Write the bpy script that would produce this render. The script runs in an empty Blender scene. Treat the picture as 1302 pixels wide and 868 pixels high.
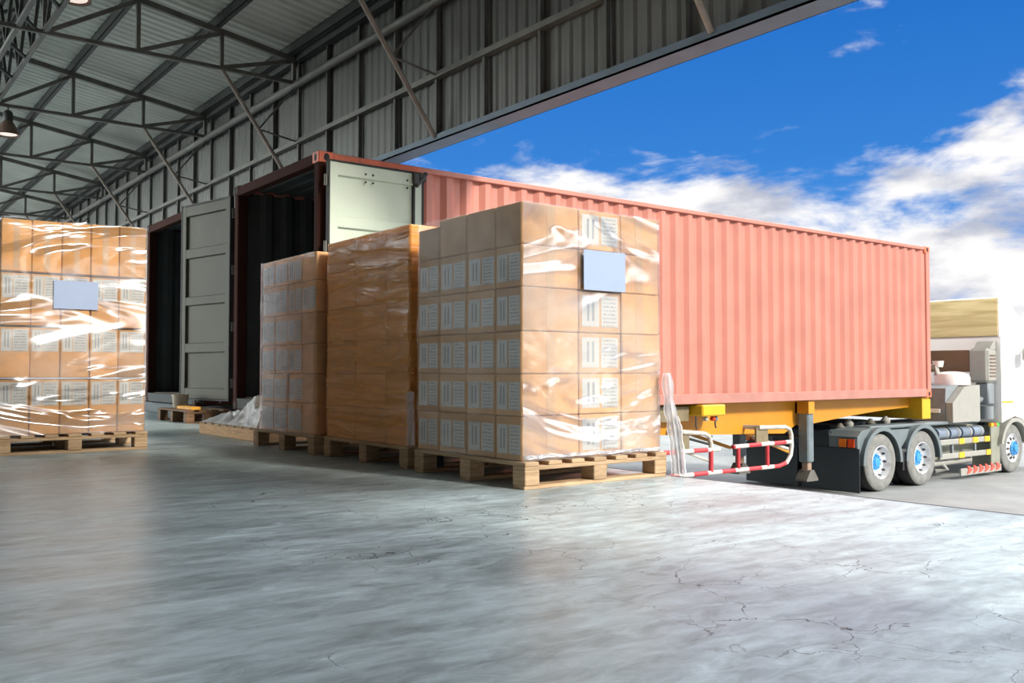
import bpy, bmesh, math, random
from mathutils import Vector, Matrix, noise as mnoise
random.seed(7)
S = bpy.context.scene
COL = S.collection
PI = math.pi
R = math.radians

# ------------------------------------------------------------------ materials
def nt(m):
    return m.node_tree.nodes, m.node_tree.links

def set_in(b, name, v):
    if name in b.inputs:
        b.inputs[name].default_value = v

def pm(name, col, rough=0.6, metal=0.0, var=0.18, scale=6.0, bump=0.0, bscale=40.0, spec=0.5, stretch=(1, 1, 1), coat=0.0, wear=None, wear_amt=0.45):
    """painted / raw surface with procedural mottling (and an optional wear colour)"""
    m = bpy.data.materials.new(name); m.use_nodes = True
    n, l = nt(m); b = n['Principled BSDF']
    tc = n.new('ShaderNodeTexCoord'); mp = n.new('ShaderNodeMapping'); mp.inputs['Scale'].default_value = stretch
    l.new(tc.outputs['Object'], mp.inputs['Vector'])
    nz = n.new('ShaderNodeTexNoise'); nz.inputs['Scale'].default_value = scale; nz.inputs['Detail'].default_value = 6
    l.new(mp.outputs['Vector'], nz.inputs['Vector'])
    rp = n.new('ShaderNodeValToRGB')
    lo = [max(0, c * (1 - var)) for c in col]; hi = [min(1, c * (1 + var)) for c in col]
    rp.color_ramp.elements[0].color = (*lo, 1); rp.color_ramp.elements[0].position = 0.3
    rp.color_ramp.elements[1].color = (*hi, 1); rp.color_ramp.elements[1].position = 0.7
    l.new(nz.outputs['Fac'], rp.inputs['Fac'])
    out = rp.outputs['Color']
    if wear:
        n2 = n.new('ShaderNodeTexNoise'); n2.inputs['Scale'].default_value = scale * 2.3; n2.inputs['Detail'].default_value = 8
        l.new(tc.outputs['Object'], n2.inputs['Vector'])
        r2 = n.new('ShaderNodeValToRGB'); r2.color_ramp.elements[0].position = 0.60; r2.color_ramp.elements[1].position = 0.72
        r2.color_ramp.elements[0].color = (0, 0, 0, 1); r2.color_ramp.elements[1].color = (wear_amt,) * 3 + (1,)
        l.new(n2.outputs['Fac'], r2.inputs['Fac'])
        mx = n.new('ShaderNodeMix'); mx.data_type = 'RGBA'
        l.new(r2.outputs['Color'], mx.inputs['Factor']); l.new(out, mx.inputs[6]); mx.inputs[7].default_value = (*wear, 1)
        out = mx.outputs[2]
    l.new(out, b.inputs['Base Color'])
    set_in(b, 'Roughness', rough); set_in(b, 'Metallic', metal); set_in(b, 'Specular IOR Level', spec); set_in(b, 'Coat Weight', coat)
    if bump:
        n3 = n.new('ShaderNodeTexNoise'); n3.inputs['Scale'].default_value = bscale; n3.inputs['Detail'].default_value = 5
        l.new(mp.outputs['Vector'], n3.inputs['Vector'])
        bp = n.new('ShaderNodeBump'); bp.inputs['Strength'].default_value = bump; bp.inputs['Distance'].default_value = 0.01
        l.new(n3.outputs['Fac'], bp.inputs['Height']); l.new(bp.outputs['Normal'], b.inputs['Normal'])
    return m

def emit(name, col, strength):
    m = bpy.data.materials.new(name); m.use_nodes = True
    n, l = nt(m); b = n['Principled BSDF']
    b.inputs['Base Color'].default_value = (*col, 1); b.inputs['Emission Color'].default_value = (*col, 1)
    b.inputs['Emission Strength'].default_value = strength
    return m

def wood(name, col, dark):
    m = bpy.data.materials.new(name); m.use_nodes = True
    n, l = nt(m); b = n['Principled BSDF']
    tc = n.new('ShaderNodeTexCoord'); mp = n.new('ShaderNodeMapping'); mp.inputs['Scale'].default_value = (5, 5, 60)
    l.new(tc.outputs['Object'], mp.inputs['Vector'])
    nz = n.new('ShaderNodeTexNoise'); nz.inputs['Scale'].default_value = 1.0; nz.inputs['Detail'].default_value = 7; nz.inputs['Distortion'].default_value = 1.2
    l.new(mp.outputs['Vector'], nz.inputs['Vector'])
    oi = n.new('ShaderNodeObjectInfo')
    rp = n.new('ShaderNodeValToRGB'); rp.color_ramp.elements[0].color = (*dark, 1); rp.color_ramp.elements[0].position = 0.28
    rp.color_ramp.elements[1].color = (*col, 1); rp.color_ramp.elements[1].position = 0.6
    l.new(nz.outputs['Fac'], rp.inputs['Fac'])
    hv = n.new('ShaderNodeHueSaturation'); mr = n.new('ShaderNodeMapRange'); mr.inputs[3].default_value = 0.8; mr.inputs[4].default_value = 1.1
    l.new(oi.outputs['Random'], mr.inputs[0]); l.new(mr.outputs[0], hv.inputs['Value']); l.new(rp.outputs['Color'], hv.inputs['Color'])
    l.new(hv.outputs['Color'], b.inputs['Base Color']); b.inputs['Roughness'].default_value = 0.75
    bp = n.new('ShaderNodeBump'); bp.inputs['Strength'].default_value = 0.25; bp.inputs['Distance'].default_value = 0.004
    l.new(nz.outputs['Fac'], bp.inputs['Height']); l.new(bp.outputs['Normal'], b.inputs['Normal'])
    return m

def cardboard(name, col):
    m = bpy.data.materials.new(name); m.use_nodes = True
    n, l = nt(m); b = n['Principled BSDF']
    tc = n.new('ShaderNodeTexCoord'); oi = n.new('ShaderNodeObjectInfo')
    nz = n.new('ShaderNodeTexNoise'); nz.inputs['Scale'].default_value = 7; nz.inputs['Detail'].default_value = 6
    l.new(tc.outputs['Object'], nz.inputs['Vector'])
    rp = n.new('ShaderNodeValToRGB')
    rp.color_ramp.elements[0].color = (*[c * 0.82 for c in col], 1); rp.color_ramp.elements[0].position = 0.3
    rp.color_ramp.elements[1].color = (*[min(1, c * 1.1) for c in col], 1); rp.color_ramp.elements[1].position = 0.7
    l.new(nz.outputs['Fac'], rp.inputs['Fac'])
    hv = n.new('ShaderNodeHueSaturation'); mr = n.new('ShaderNodeMapRange'); mr.inputs[3].default_value = 0.86; mr.inputs[4].default_value = 1.12
    l.new(oi.outputs['Random'], mr.inputs[0]); l.new(mr.outputs[0], hv.inputs['Value']); l.new(rp.outputs['Color'], hv.inputs['Color'])
    l.new(hv.outputs['Color'], b.inputs['Base Color']); b.inputs['Roughness'].default_value = 0.7; set_in(b, 'Specular IOR Level', 0.3)
    # faint flute lines of the corrugated board
    wv = n.new('ShaderNodeTexWave'); wv.wave_type = 'BANDS'; wv.bands_direction = 'Z'; wv.inputs['Scale'].default_value = 30; wv.inputs['Distortion'].default_value = 1.0
    l.new(tc.outputs['Object'], wv.inputs['Vector'])
    bp = n.new('ShaderNodeBump'); bp.inputs['Strength'].default_value = 0.06; bp.inputs['Distance'].default_value = 0.003
    l.new(wv.outputs['Fac'], bp.inputs['Height']); l.new(bp.outputs['Normal'], b.inputs['Normal'])
    return m

def paper(name, kind):
    """printed label sheets: kind 'bars' = tall dark strokes, 'text' = rows of small print, 'plain' = bluish sheet"""
    m = bpy.data.materials.new(name); m.use_nodes = True
    n, l = nt(m); b = n['Principled BSDF']
    tc = n.new('ShaderNodeTexCoord'); sp = n.new('ShaderNodeSeparateXYZ'); l.new(tc.outputs['Generated'], sp.inputs[0])
    base = (0.47, 0.465, 0.445, 1) if kind != 'plain' else (0.29, 0.37, 0.54, 1); ink = (0.10, 0.12, 0.15, 1)
    def math_(op, a, bv=None, clamp=False):
        q = n.new('ShaderNodeMath'); q.operation = op; q.use_clamp = clamp
        for i, x in enumerate((a, bv)):
            if x is None: continue
            if isinstance(x, (int, float)): q.inputs[i].default_value = x
            else: l.new(x, q.inputs[i])
        return q.outputs[0]
    if kind == 'bars':
        fx = math_('FRACT', math_('MULTIPLY', sp.outputs[0], 3.4)); bar = math_('LESS_THAN', fx, 0.42)
        zin = math_('MULTIPLY', math_('GREATER_THAN', sp.outputs[2], 0.18), math_('LESS_THAN', sp.outputs[2], 0.86))
        xin = math_('MULTIPLY', math_('GREATER_THAN', sp.outputs[0], 0.14), math_('LESS_THAN', sp.outputs[0], 0.86))
        fac = math_('MULTIPLY', math_('MULTIPLY', bar, zin), math_('MULTIPLY', xin, 0.65))
    elif kind == 'text':
        fz = math_('FRACT', math_('MULTIPLY', sp.outputs[2], 8.0)); row = math_('LESS_THAN', fz, 0.5)
        mp = n.new('ShaderNodeMapping'); mp.inputs['Scale'].default_value = (26, 1, 8); l.new(tc.outputs['Generated'], mp.inputs['Vector'])
        nz = n.new('ShaderNodeTexNoise'); nz.inputs['Scale'].default_value = 1.0; nz.inputs['Detail'].default_value = 2; l.new(mp.outputs[0], nz.inputs['Vector'])
        wd = math_('GREATER_THAN', nz.outputs['Fac'], 0.47)
        xin = math_('MULTIPLY', math_('GREATER_THAN', sp.outputs[0], 0.1), math_('LESS_THAN', sp.outputs[0], 0.9))
        fac = math_('MULTIPLY', math_('MULTIPLY', row, wd), math_('MULTIPLY', xin, 0.6))
    else:
        nz = n.new('ShaderNodeTexNoise'); nz.inputs['Scale'].default_value = 2.2; l.new(tc.outputs['Generated'], nz.inputs['Vector'])
        fac = math_('MULTIPLY', nz.outputs['Fac'], 0.12)
    mx = n.new('ShaderNodeMix'); mx.data_type = 'RGBA'; l.new(fac, mx.inputs['Factor']); mx.inputs[6].default_value = base; mx.inputs[7].default_value = ink
    l.new(mx.outputs[2], b.inputs['Base Color']); b.inputs['Roughness'].default_value = 0.5
    return m

def film(name, density=0.14, gloss=0.30, bump=0.35, rough=0.16, fold=(3.0, 3.0, 9.0), patch_scale=2.2, milk=(0.86, 0.88, 0.9), floor_=0.02, detail=4, dist=0.03):
    """clear stretch film: see-through, shiny, with milky bands where it is layered"""
    m = bpy.data.materials.new(name); m.use_nodes = True
    n, l = nt(m); n.remove(n['Principled BSDF']); out = n['Material Output']
    tc = n.new('ShaderNodeTexCoord')
    mp = n.new('ShaderNodeMapping'); mp.inputs['Scale'].default_value = fold; mp.inputs['Rotation'].default_value = (0.35, 0.35, 0)
    l.new(tc.outputs['Object'], mp.inputs['Vector'])
    nz = n.new('ShaderNodeTexNoise'); nz.inputs['Scale'].default_value = 1.6; nz.inputs['Detail'].default_value = detail; nz.inputs['Distortion'].default_value = 1.0
    l.new(mp.outputs[0], nz.inputs['Vector'])
    bp = n.new('ShaderNodeBump'); bp.inputs['Strength'].default_value = min(1, bump); bp.inputs['Distance'].default_value = dist
    l.new(nz.outputs['Fac'], bp.inputs['Height'])
    gl = n.new('ShaderNodeBsdfGlossy'); gl.inputs['Roughness'].default_value = rough; gl.inputs['Color'].default_value = (0.95, 0.97, 1, 1)
    l.new(bp.outputs['Normal'], gl.inputs['Normal'])
    tr = n.new('ShaderNodeBsdfTransparent')
    lw = n.new('ShaderNodeLayerWeight'); lw.inputs['Blend'].default_value = 0.35; l.new(bp.outputs['Normal'], lw.inputs['Normal'])
    mr = n.new('ShaderNodeMapRange'); mr.inputs[3].default_value = gloss * 0.45; mr.inputs[4].default_value = min(1, gloss * 2.4)
    l.new(lw.outputs['Fresnel'], mr.inputs[0])
    m1 = n.new('ShaderNodeMixShader'); l.new(mr.outputs[0], m1.inputs[0]); l.new(tr.outputs[0], m1.inputs[1]); l.new(gl.outputs[0], m1.inputs[2])
    df = n.new('ShaderNodeBsdfDiffuse'); df.inputs['Color'].default_value = (*milk, 1)
    n2 = n.new('ShaderNodeTexNoise'); n2.inputs['Scale'].default_value = patch_scale; n2.inputs['Detail'].default_value = 5; n2.inputs['Distortion'].default_value = 0.8
    l.new(mp.outputs[0], n2.inputs['Vector'])
    r2 = n.new('ShaderNodeMapRange'); r2.inputs[1].default_value = 0.42; r2.inputs[2].default_value = 0.78; r2.inputs[3].default_value = floor_; r2.inputs[4].default_value = density * 3
    l.new(n2.outputs['Fac'], r2.inputs[0])
    m2 = n.new('ShaderNodeMixShader'); l.new(r2.outputs[0], m2.inputs[0]); l.new(m1.outputs[0], m2.inputs[1]); l.new(df.outputs[0], m2.inputs[2])
    l.new(m2.outputs[0], out.inputs['Surface'])
    return m

def concrete_floor(name, col, rough, cracks=True):
    m = bpy.data.materials.new(name); m.use_nodes = True
    n, l = nt(m); b = n['Principled BSDF']
    tc = n.new('ShaderNodeTexCoord')
    nz = n.new('ShaderNodeTexNoise'); nz.inputs['Scale'].default_value = 1.1; nz.inputs['Detail'].default_value = 9; nz.inputs['Roughness'].default_value = 0.62; nz.inputs['Distortion'].default_value = 0.5
    mp = n.new('ShaderNodeMapping'); mp.inputs['Rotation'].default_value = (0, 0, 0.92); mp.inputs['Scale'].default_value = (1.0, 2.4, 1)
    l.new(tc.outputs['Object'], mp.inputs['Vector']); l.new(mp.outputs[0], nz.inputs['Vector'])
    rp = n.new('ShaderNodeValToRGB')
    rp.color_ramp.elements[0].color = (*[c * 0.72 for c in col], 1); rp.color_ramp.elements[0].position = 0.33
    rp.color_ramp.elements[1].color = (*[c * 1.30 for c in col], 1); rp.color_ramp.elements[1].position = 0.68
    l.new(nz.outputs['Fac'], rp.inputs['Fac'])
    colout = rp.outputs['Color']
    nf = n.new('ShaderNodeTexNoise'); nf.inputs['Scale'].default_value = 6.5; nf.inputs['Detail'].default_value = 10; nf.inputs['Roughness'].default_value = 0.68; nf.inputs['Distortion'].default_value = 0.6; l.new(mp.outputs[0], nf.inputs['Vector'])
    rf = n.new('ShaderNodeMapRange'); rf.inputs[1].default_value = 0.36; rf.inputs[2].default_value = 0.66; rf.inputs[3].default_value = 0.62; rf.inputs[4].default_value = 1.18; l.new(nf.outputs['Fac'], rf.inputs[0])
    vf = n.new('ShaderNodeVectorMath'); vf.operation = 'SCALE'; l.new(colout, vf.inputs[0]); l.new(rf.outputs[0], vf.inputs['Scale']); colout = vf.outputs[0]
    # scuffs and tyre tracks: long faint streaks
    ms = n.new('ShaderNodeMapping'); ms.inputs['Rotation'].default_value = (0, 0, 0.5); ms.inputs['Scale'].default_value = (0.5, 7, 1)
    l.new(tc.outputs['Object'], ms.inputs['Vector'])
    ns = n.new('ShaderNodeTexNoise'); ns.inputs['Scale'].default_value = 1.3; ns.inputs['Detail'].default_value = 4; l.new(ms.outputs[0], ns.inputs['Vector'])
    rs = n.new('ShaderNodeMapRange'); rs.inputs[1].default_value = 0.5; rs.inputs[2].default_value = 0.75; rs.inputs[3].default_value = 0.0; rs.inputs[4].default_value = 0.45
    l.new(ns.outputs['Fac'], rs.inputs[0])
    mx = n.new('ShaderNodeMix'); mx.data_type = 'RGBA'; l.new(rs.outputs[0], mx.inputs['Factor']); l.new(colout, mx.inputs[6]); mx.inputs[7].default_value = (*[c * 1.5 for c in col], 1)
    colout = mx.outputs[2]
    rr = n.new('ShaderNodeMapRange'); rr.inputs[1].default_value = 0.3; rr.inputs[2].default_value = 0.7; rr.inputs[3].default_value = rough - 0.07; rr.inputs[4].default_value = rough + 0.08
    l.new(nz.outputs['Fac'], rr.inputs[0]); l.new(rr.outputs[0], b.inputs['Roughness'])
    height = nz.outputs['Fac']
    if cracks:
        wn = n.new('ShaderNodeTexNoise'); wn.inputs['Scale'].default_value = 3.5; wn.inputs['Detail'].default_value = 5; l.new(tc.outputs['Object'], wn.inputs['Vector'])
        va = n.new('ShaderNodeVectorMath'); va.operation = 'SCALE'; va.inputs['Scale'].default_value = 0.35; l.new(wn.outputs['Color'], va.inputs[0])
        vb = n.new('ShaderNodeVectorMath'); vb.operation = 'ADD'; l.new(tc.outputs['Object'], vb.inputs[0]); l.new(va.outputs[0], vb.inputs[1])
        vo = n.new('ShaderNodeTexVoronoi'); vo.feature = 'DISTANCE_TO_EDGE'; vo.inputs['Scale'].default_value = 3.6; l.new(vb.outputs[0], vo.inputs['Vector'])
        cr = n.new('ShaderNodeMapRange'); cr.inputs[1].default_value = 0.0; cr.inputs[2].default_value = 0.0085; cr.inputs[3].default_value = 1.0; cr.inputs[4].default_value = 0.0
        l.new(vo.outputs['Distance'], cr.inputs[0])
        pn = n.new('ShaderNodeTexNoise'); pn.inputs['Scale'].default_value = 1.7; pn.inputs['Detail'].default_value = 5; l.new(tc.outputs['Object'], pn.inputs['Vector'])
        sx = n.new('ShaderNodeSeparateXYZ'); l.new(tc.outputs['Object'], sx.inputs[0])
        bx = n.new('ShaderNodeMapRange'); bx.inputs[1].default_value = 0.6; bx.inputs[2].default_value = 1.8; bx.inputs[3].default_value = -0.16; bx.inputs[4].default_value = 0.06
        l.new(sx.outputs[0], bx.inputs[0])
        ad = n.new('ShaderNodeMath'); ad.operation = 'ADD'; l.new(pn.outputs['Fac'], ad.inputs[0]); l.new(bx.outputs[0], ad.inputs[1])
        pr = n.new('ShaderNodeMapRange'); pr.inputs[1].default_value = 0.50; pr.inputs[2].default_value = 0.60; l.new(ad.outputs[0], pr.inputs[0])
        mu = n.new('ShaderNodeMath'); mu.operation = 'MULTIPLY'; l.new(cr.outputs[0], mu.inputs[0]); l.new(pr.outputs[0], mu.inputs[1])
        mc = n.new('ShaderNodeMix'); mc.data_type = 'RGBA'; l.new(mu.outputs[0], mc.inputs['Factor']); l.new(colout, mc.inputs[6]); mc.inputs[7].default_value = (0.03, 0.03, 0.035, 1)
        colout = mc.outputs[2]
        sb = n.new('ShaderNodeMath'); sb.operation = 'MULTIPLY_ADD'; l.new(mu.outputs[0], sb.inputs[0]); sb.inputs[1].default_value = -1.5; l.new(nz.outputs['Fac'], sb.inputs[2])
        height = sb.outputs[0]
        sl = n.new('ShaderNodeMath'); sl.operation = 'MULTIPLY_ADD'; l.new(mu.outputs[0], sl.inputs[0]); sl.inputs[1].default_value = -FLOOR_SPEC; sl.inputs[2].default_value = FLOOR_SPEC; sl.use_clamp = True
        l.new(sl.outputs[0], b.inputs['Specular IOR Level'])
    l.new(colout, b.inputs['Base Color'])
    bp = n.new('ShaderNodeBump'); bp.inputs['Strength'].default_value = 0.12; bp.inputs['Distance'].default_value = 0.012
    l.new(height, bp.inputs['Height']); l.new(bp.outputs['Normal'], b.inputs['Normal'])
    return m

FLOOR_SPEC = 0.5

def stripes(name, a, b_, period):
    """red and white bands along X"""
    m = bpy.data.materials.new(name); m.use_nodes = True
    n, l = nt(m); b = n['Principled BSDF']
    tc = n.new('ShaderNodeTexCoord'); sp = n.new('ShaderNodeSeparateXYZ'); l.new(tc.outputs['Object'], sp.inputs[0])
    d = n.new('ShaderNodeMath'); d.operation = 'DIVIDE'; d.inputs[1].default_value = period; l.new(sp.outputs[0], d.inputs[0])
    f = n.new('ShaderNodeMath'); f.operation = 'FRACT'; l.new(d.outputs[0], f.inputs[0])
    g = n.new('ShaderNodeMath'); g.operation = 'GREATER_THAN'; g.inputs[1].default_value = 0.5; l.new(f.outputs[0], g.inputs[0])
    mx = n.new('ShaderNodeMix'); mx.data_type = 'RGBA'; l.new(g.outputs[0], mx.inputs['Factor']); mx.inputs[6].default_value = (*a, 1); mx.inputs[7].default_value = (*b_, 1)
    l.new(mx.outputs[2], b.inputs['Base Color']); b.inputs['Roughness'].default_value = 0.45
    return m

def rippled(name, a, c):
    m = bpy.data.materials.new(name); m.use_nodes = True
    n, l = nt(m); b = n['Principled BSDF']
    tc = n.new('ShaderNodeTexCoord'); mp = n.new('ShaderNodeMapping'); mp.inputs['Scale'].default_value = (1, 0.5, 5); l.new(tc.outputs['Object'], mp.inputs['Vector'])
    nz = n.new('ShaderNodeTexNoise'); nz.inputs['Scale'].default_value = 1.5; nz.inputs['Distortion'].default_value = 0.9; nz.inputs['Detail'].default_value = 4; l.new(mp.outputs[0], nz.inputs['Vector'])
    rp = n.new('ShaderNodeValToRGB'); rp.color_ramp.elements[0].position = 0.36; rp.color_ramp.elements[0].color = (*a, 1); rp.color_ramp.elements[1].position = 0.6; rp.color_ramp.elements[1].color = (*c, 1)
    l.new(nz.outputs['Fac'], rp.inputs['Fac']); l.new(rp.outputs[0], b.inputs['Base Color']); b.inputs['Roughness'].default_value = 0.6
    return m

M = {}
M['floor'] = concrete_floor('polished_concrete', (0.375, 0.458, 0.478), 0.36)
M['yard'] = pm('yard_asphalt', (0.275, 0.295, 0.295), 0.85, var=0.15, scale=1.3, bump=0.3, bscale=60)
M['dock_face'] = pm('dock_concrete', (0.22, 0.22, 0.21), 0.85, var=0.25, scale=3)
M['edge_steel'] = pm('dock_edge_steel', (0.02, 0.02, 0.022), 0.6, 0.4)
M['roof'] = pm('zinc_sheet', (0.52, 0.53, 0.47), 0.5, 0.25, var=0.12, scale=1.2)
M['steel'] = pm('grey_steel', (0.145, 0.140, 0.125), 0.55, 0.2, var=0.2, scale=4, wear=(0.16, 0.10, 0.06))
M['steel_dark'] = pm('dark_steel', (0.05, 0.052, 0.05), 0.6, 0.2, var=0.2)
M['steel_brown'] = pm('brown_primer_tube', (0.30, 0.25, 0.21), 0.55, 0.1, var=0.2)
M['wall'] = pm('grey_sheet_wall', (0.115, 0.115, 0.107), 0.55, 0.15, var=0.14, scale=1.5)
M['blocker_side'] = pm('bounce_sheet_white', (0.36, 0.34, 0.30), 0.6, 0, var=0.08)  # pale tone of the added wall, bounces light to left faces
M['stud'] = pm('dull_stud', (0.10, 0.10, 0.092), 0.6, 0.1, var=0.15)
M['lip'] = pm('pale_flashing', (0.13, 0.18, 0.235), 0.6, 0.1, var=0.12, scale=3)
M['red'] = pm('oxide_red_paint', (0.51, 0.192, 0.145), 0.48, 0, var=0.10, scale=1.6, wear=(0.45, 0.22, 0.16), wear_amt=0.3)
M['bounce_grey'] = pm('bounce_grey_roof', (0.34, 0.34, 0.36), 0.7, 0, var=0.2, scale=1.5)  # unseen roof tops made grey to keep red bounce off the flashing
M['red_rail'] = pm('faded_red_rail', (0.42, 0.19, 0.155), 0.6, 0, var=0.15, scale=3, wear=(0.35, 0.25, 0.2))
M['red_top'] = pm('orange_red_header', (0.72, 0.16, 0.075), 0.5, 0, var=0.15, scale=4, wear=(0.2, 0.08, 0.05))
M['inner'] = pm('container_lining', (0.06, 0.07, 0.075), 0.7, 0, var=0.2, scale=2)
M['inner_floor'] = pm('container_plywood', (0.16, 0.12, 0.08), 0.8, 0, var=0.3, scale=3)
M['shade_red'] = pm('shade_red_paint', (0.045, 0.015, 0.011), 0.85, 0, var=0.2, scale=2, spec=0.15)  # near-black red: shade painted into the door-end header, posts and castings
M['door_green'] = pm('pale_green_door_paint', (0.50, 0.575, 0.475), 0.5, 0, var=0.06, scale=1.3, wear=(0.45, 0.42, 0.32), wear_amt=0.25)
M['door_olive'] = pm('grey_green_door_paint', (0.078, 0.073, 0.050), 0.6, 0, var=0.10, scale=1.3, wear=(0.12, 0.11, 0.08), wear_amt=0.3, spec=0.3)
M['rubber'] = pm('black_rubber', (0.016, 0.017, 0.018), 0.7, 0, var=0.2, scale=8)
M['tyre'] = pm('dusty_tyre', (0.20, 0.205, 0.195), 0.8, 0, var=0.2, scale=9)
M['tread'] = pm('tyre_tread', (0.03, 0.03, 0.03), 0.8, 0, var=0.2, scale=9)
M['rim'] = pm('polished_rim', (0.80, 0.81, 0.82), 0.25, 0.65, var=0.05, scale=5)
M['slot'] = pm('rim_slot_shadow_gap', (0.05, 0.05, 0.05), 0.7)
M['hub'] = pm('blue_hub', (0.05, 0.30, 0.66), 0.35, 0.0, var=0.15, scale=12)
M['yellow'] = pm('chassis_yellow', (0.58, 0.25, 0.016), 0.45, 0, var=0.08, scale=2)
M['yellow_bright'] = pm('bright_yellow', (0.66, 0.40, 0.015), 0.4, 0, var=0.06)
M['stripe'] = stripes('red_white_bands', (0.52, 0.04, 0.05), (0.60, 0.59, 0.55), 0.62)
M['guard_red'] = pm('guard_red', (0.52, 0.04, 0.05), 0.45)
M['guard_white'] = pm('guard_white', (0.50, 0.49, 0.44), 0.5)
M['tan'] = pm('tan_plate_shade', (0.21, 0.17, 0.10), 0.6)  # darkened to paint the recess shadow; guard plates use it too
M['leg_grey'] = pm('landing_leg_grey', (0.16, 0.20, 0.22), 0.5, 0.2)
M['leg_brown'] = pm('rusty_inner_leg', (0.28, 0.20, 0.14), 0.7, 0.1)
M['flap'] = pm('mud_flap_slate', (0.030, 0.042, 0.052), 0.55, 0, var=0.12, scale=2)
M['fender'] = pm('fender_grey', (0.15, 0.185, 0.20), 0.5, 0, var=0.12, scale=3)
M['white'] = pm('cab_white', (0.88, 0.88, 0.85), 0.35, 0, var=0.03, scale=2, coat=0.3)
M['beige'] = rippled('rippled_beige_panel', (0.44, 0.33, 0.14), (0.62, 0.50, 0.25))
M['cabglass'] = pm('brown_cab_glass', (0.16, 0.10, 0.06), 0.15, 0, var=0.1, scale=2)
M['greybox'] = pm('pale_grey_cover', (0.33, 0.33, 0.30), 0.5, 0, var=0.06)
M['greybox_dark'] = pm('mid_grey_cover', (0.22, 0.25, 0.27), 0.5, 0, var=0.08)
M['tank'] = pm('blue_grey_tank', (0.20, 0.25, 0.32), 0.4, 0.2)
M['amber'] = pm('amber_reflector', (0.95, 0.48, 0.02), 0.3)
M['lampred'] = pm('tail_lamp_red', (0.75, 0.07, 0.015), 0.25, 0, var=0.3, scale=12)
M['lamporange'] = pm('tail_lamp_orange', (0.85, 0.20, 0.015), 0.25, 0, var=0.3, scale=12)
M['chev'] = pm('chevron_red', (0.80, 0.10, 0.07), 0.4)
M['greenlamp'] = pm('green_marker', (0.10, 0.60, 0.08), 0.3)
M['skirt'] = pm('side_skirt_grey', (0.26, 0.27, 0.22), 0.5, 0, var=0.1)
M['pallet'] = wood('pallet_pine', (0.50, 0.35, 0.21), (0.33, 0.21, 0.11))
M['pallet_old'] = wood('pallet_worn', (0.20, 0.105, 0.05), (0.09, 0.045, 0.022))
M['crate'] = wood('orange_pine', (0.66, 0.40, 0.20), (0.45, 0.25, 0.12))
M['cartA'] = cardboard('carton_kraft', (0.55, 0.315, 0.145))
M['cartB'] = cardboard('carton_brown', (0.76, 0.34, 0.075))
M['cartC'] = cardboard('carton_pinkish', (0.80, 0.44, 0.20))
M['cartD'] = cardboard('carton_amber', (0.56, 0.29, 0.095))
M['bars'] = paper('label_bars', 'bars'); M['text'] = paper('label_print', 'text'); M['sheet'] = paper('pale_blue_sheet', 'plain')
M['tape'] = pm('clear_tan_tape', (0.50, 0.32, 0.175), 0.25, 0, var=0.05)
M['filmA'] = film('stretch_film_glossy', density=0.10, gloss=0.22, bump=1.0, rough=0.19, fold=(0.42, 0.42, 0.95), detail=2.5, dist=0.42)
M['filmB'] = film('stretch_film_tight', density=0.22, gloss=0.15, bump=0.9, rough=0.24, fold=(0.7, 0.7, 6.0), milk=(0.98, 0.48, 0.13), floor_=0.25, dist=0.06)  # amber milk colour paints in the warm glow on the left face
M['filmC'] = film('stretch_film_plain', density=0.06, gloss=0.14, bump=0.4, rough=0.22, fold=(1.5, 1.5, 5.0), milk=(0.7, 0.6, 0.5))
M['filmD'] = film('stretch_film_bright', density=0.10, gloss=0.22, bump=1.0, rough=0.19, fold=(0.36, 0.36, 1.1), detail=2.5, dist=0.40)
M['filmheap'] = film('crumpled_film', density=0.22, gloss=0.40, bump=0.5, rough=0.15, fold=(5, 5, 5), patch_scale=1.5)
M['filmside'] = film('stretch_film_clear_side', density=0.05, gloss=0.06, bump=0.4, rough=0.3, fold=(1.2, 1.2, 4.0), milk=(0.80, 0.72, 0.62), floor_=0.04)
M['filmtail'] = film('gathered_film', density=0.25, gloss=0.22, bump=0.8, rough=0.2, fold=(9, 9, 2), patch_scale=1.0, milk=(0.93, 0.94, 0.95), floor_=0.38)
M['filmpile'] = film('piled_film', density=0.25, gloss=0.34, bump=1.0, rough=0.18, fold=(4, 4, 4), patch_scale=1.0, milk=(0.93, 0.94, 0.95), floor_=0.40, dist=0.06)
M['bucket'] = pm('beige_plastic', (0.50, 0.44, 0.34), 0.5)
M['yellow_board'] = pm('yellow_orange_board', (0.80, 0.36, 0.03), 0.5)
M['lamp_shade'] = pm('brown_enamel', (0.20, 0.13, 0.10), 0.4, 0.2)
M['bulb'] = emit('warm_bulb', (1.0, 0.82, 0.72), 0.75)

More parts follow.
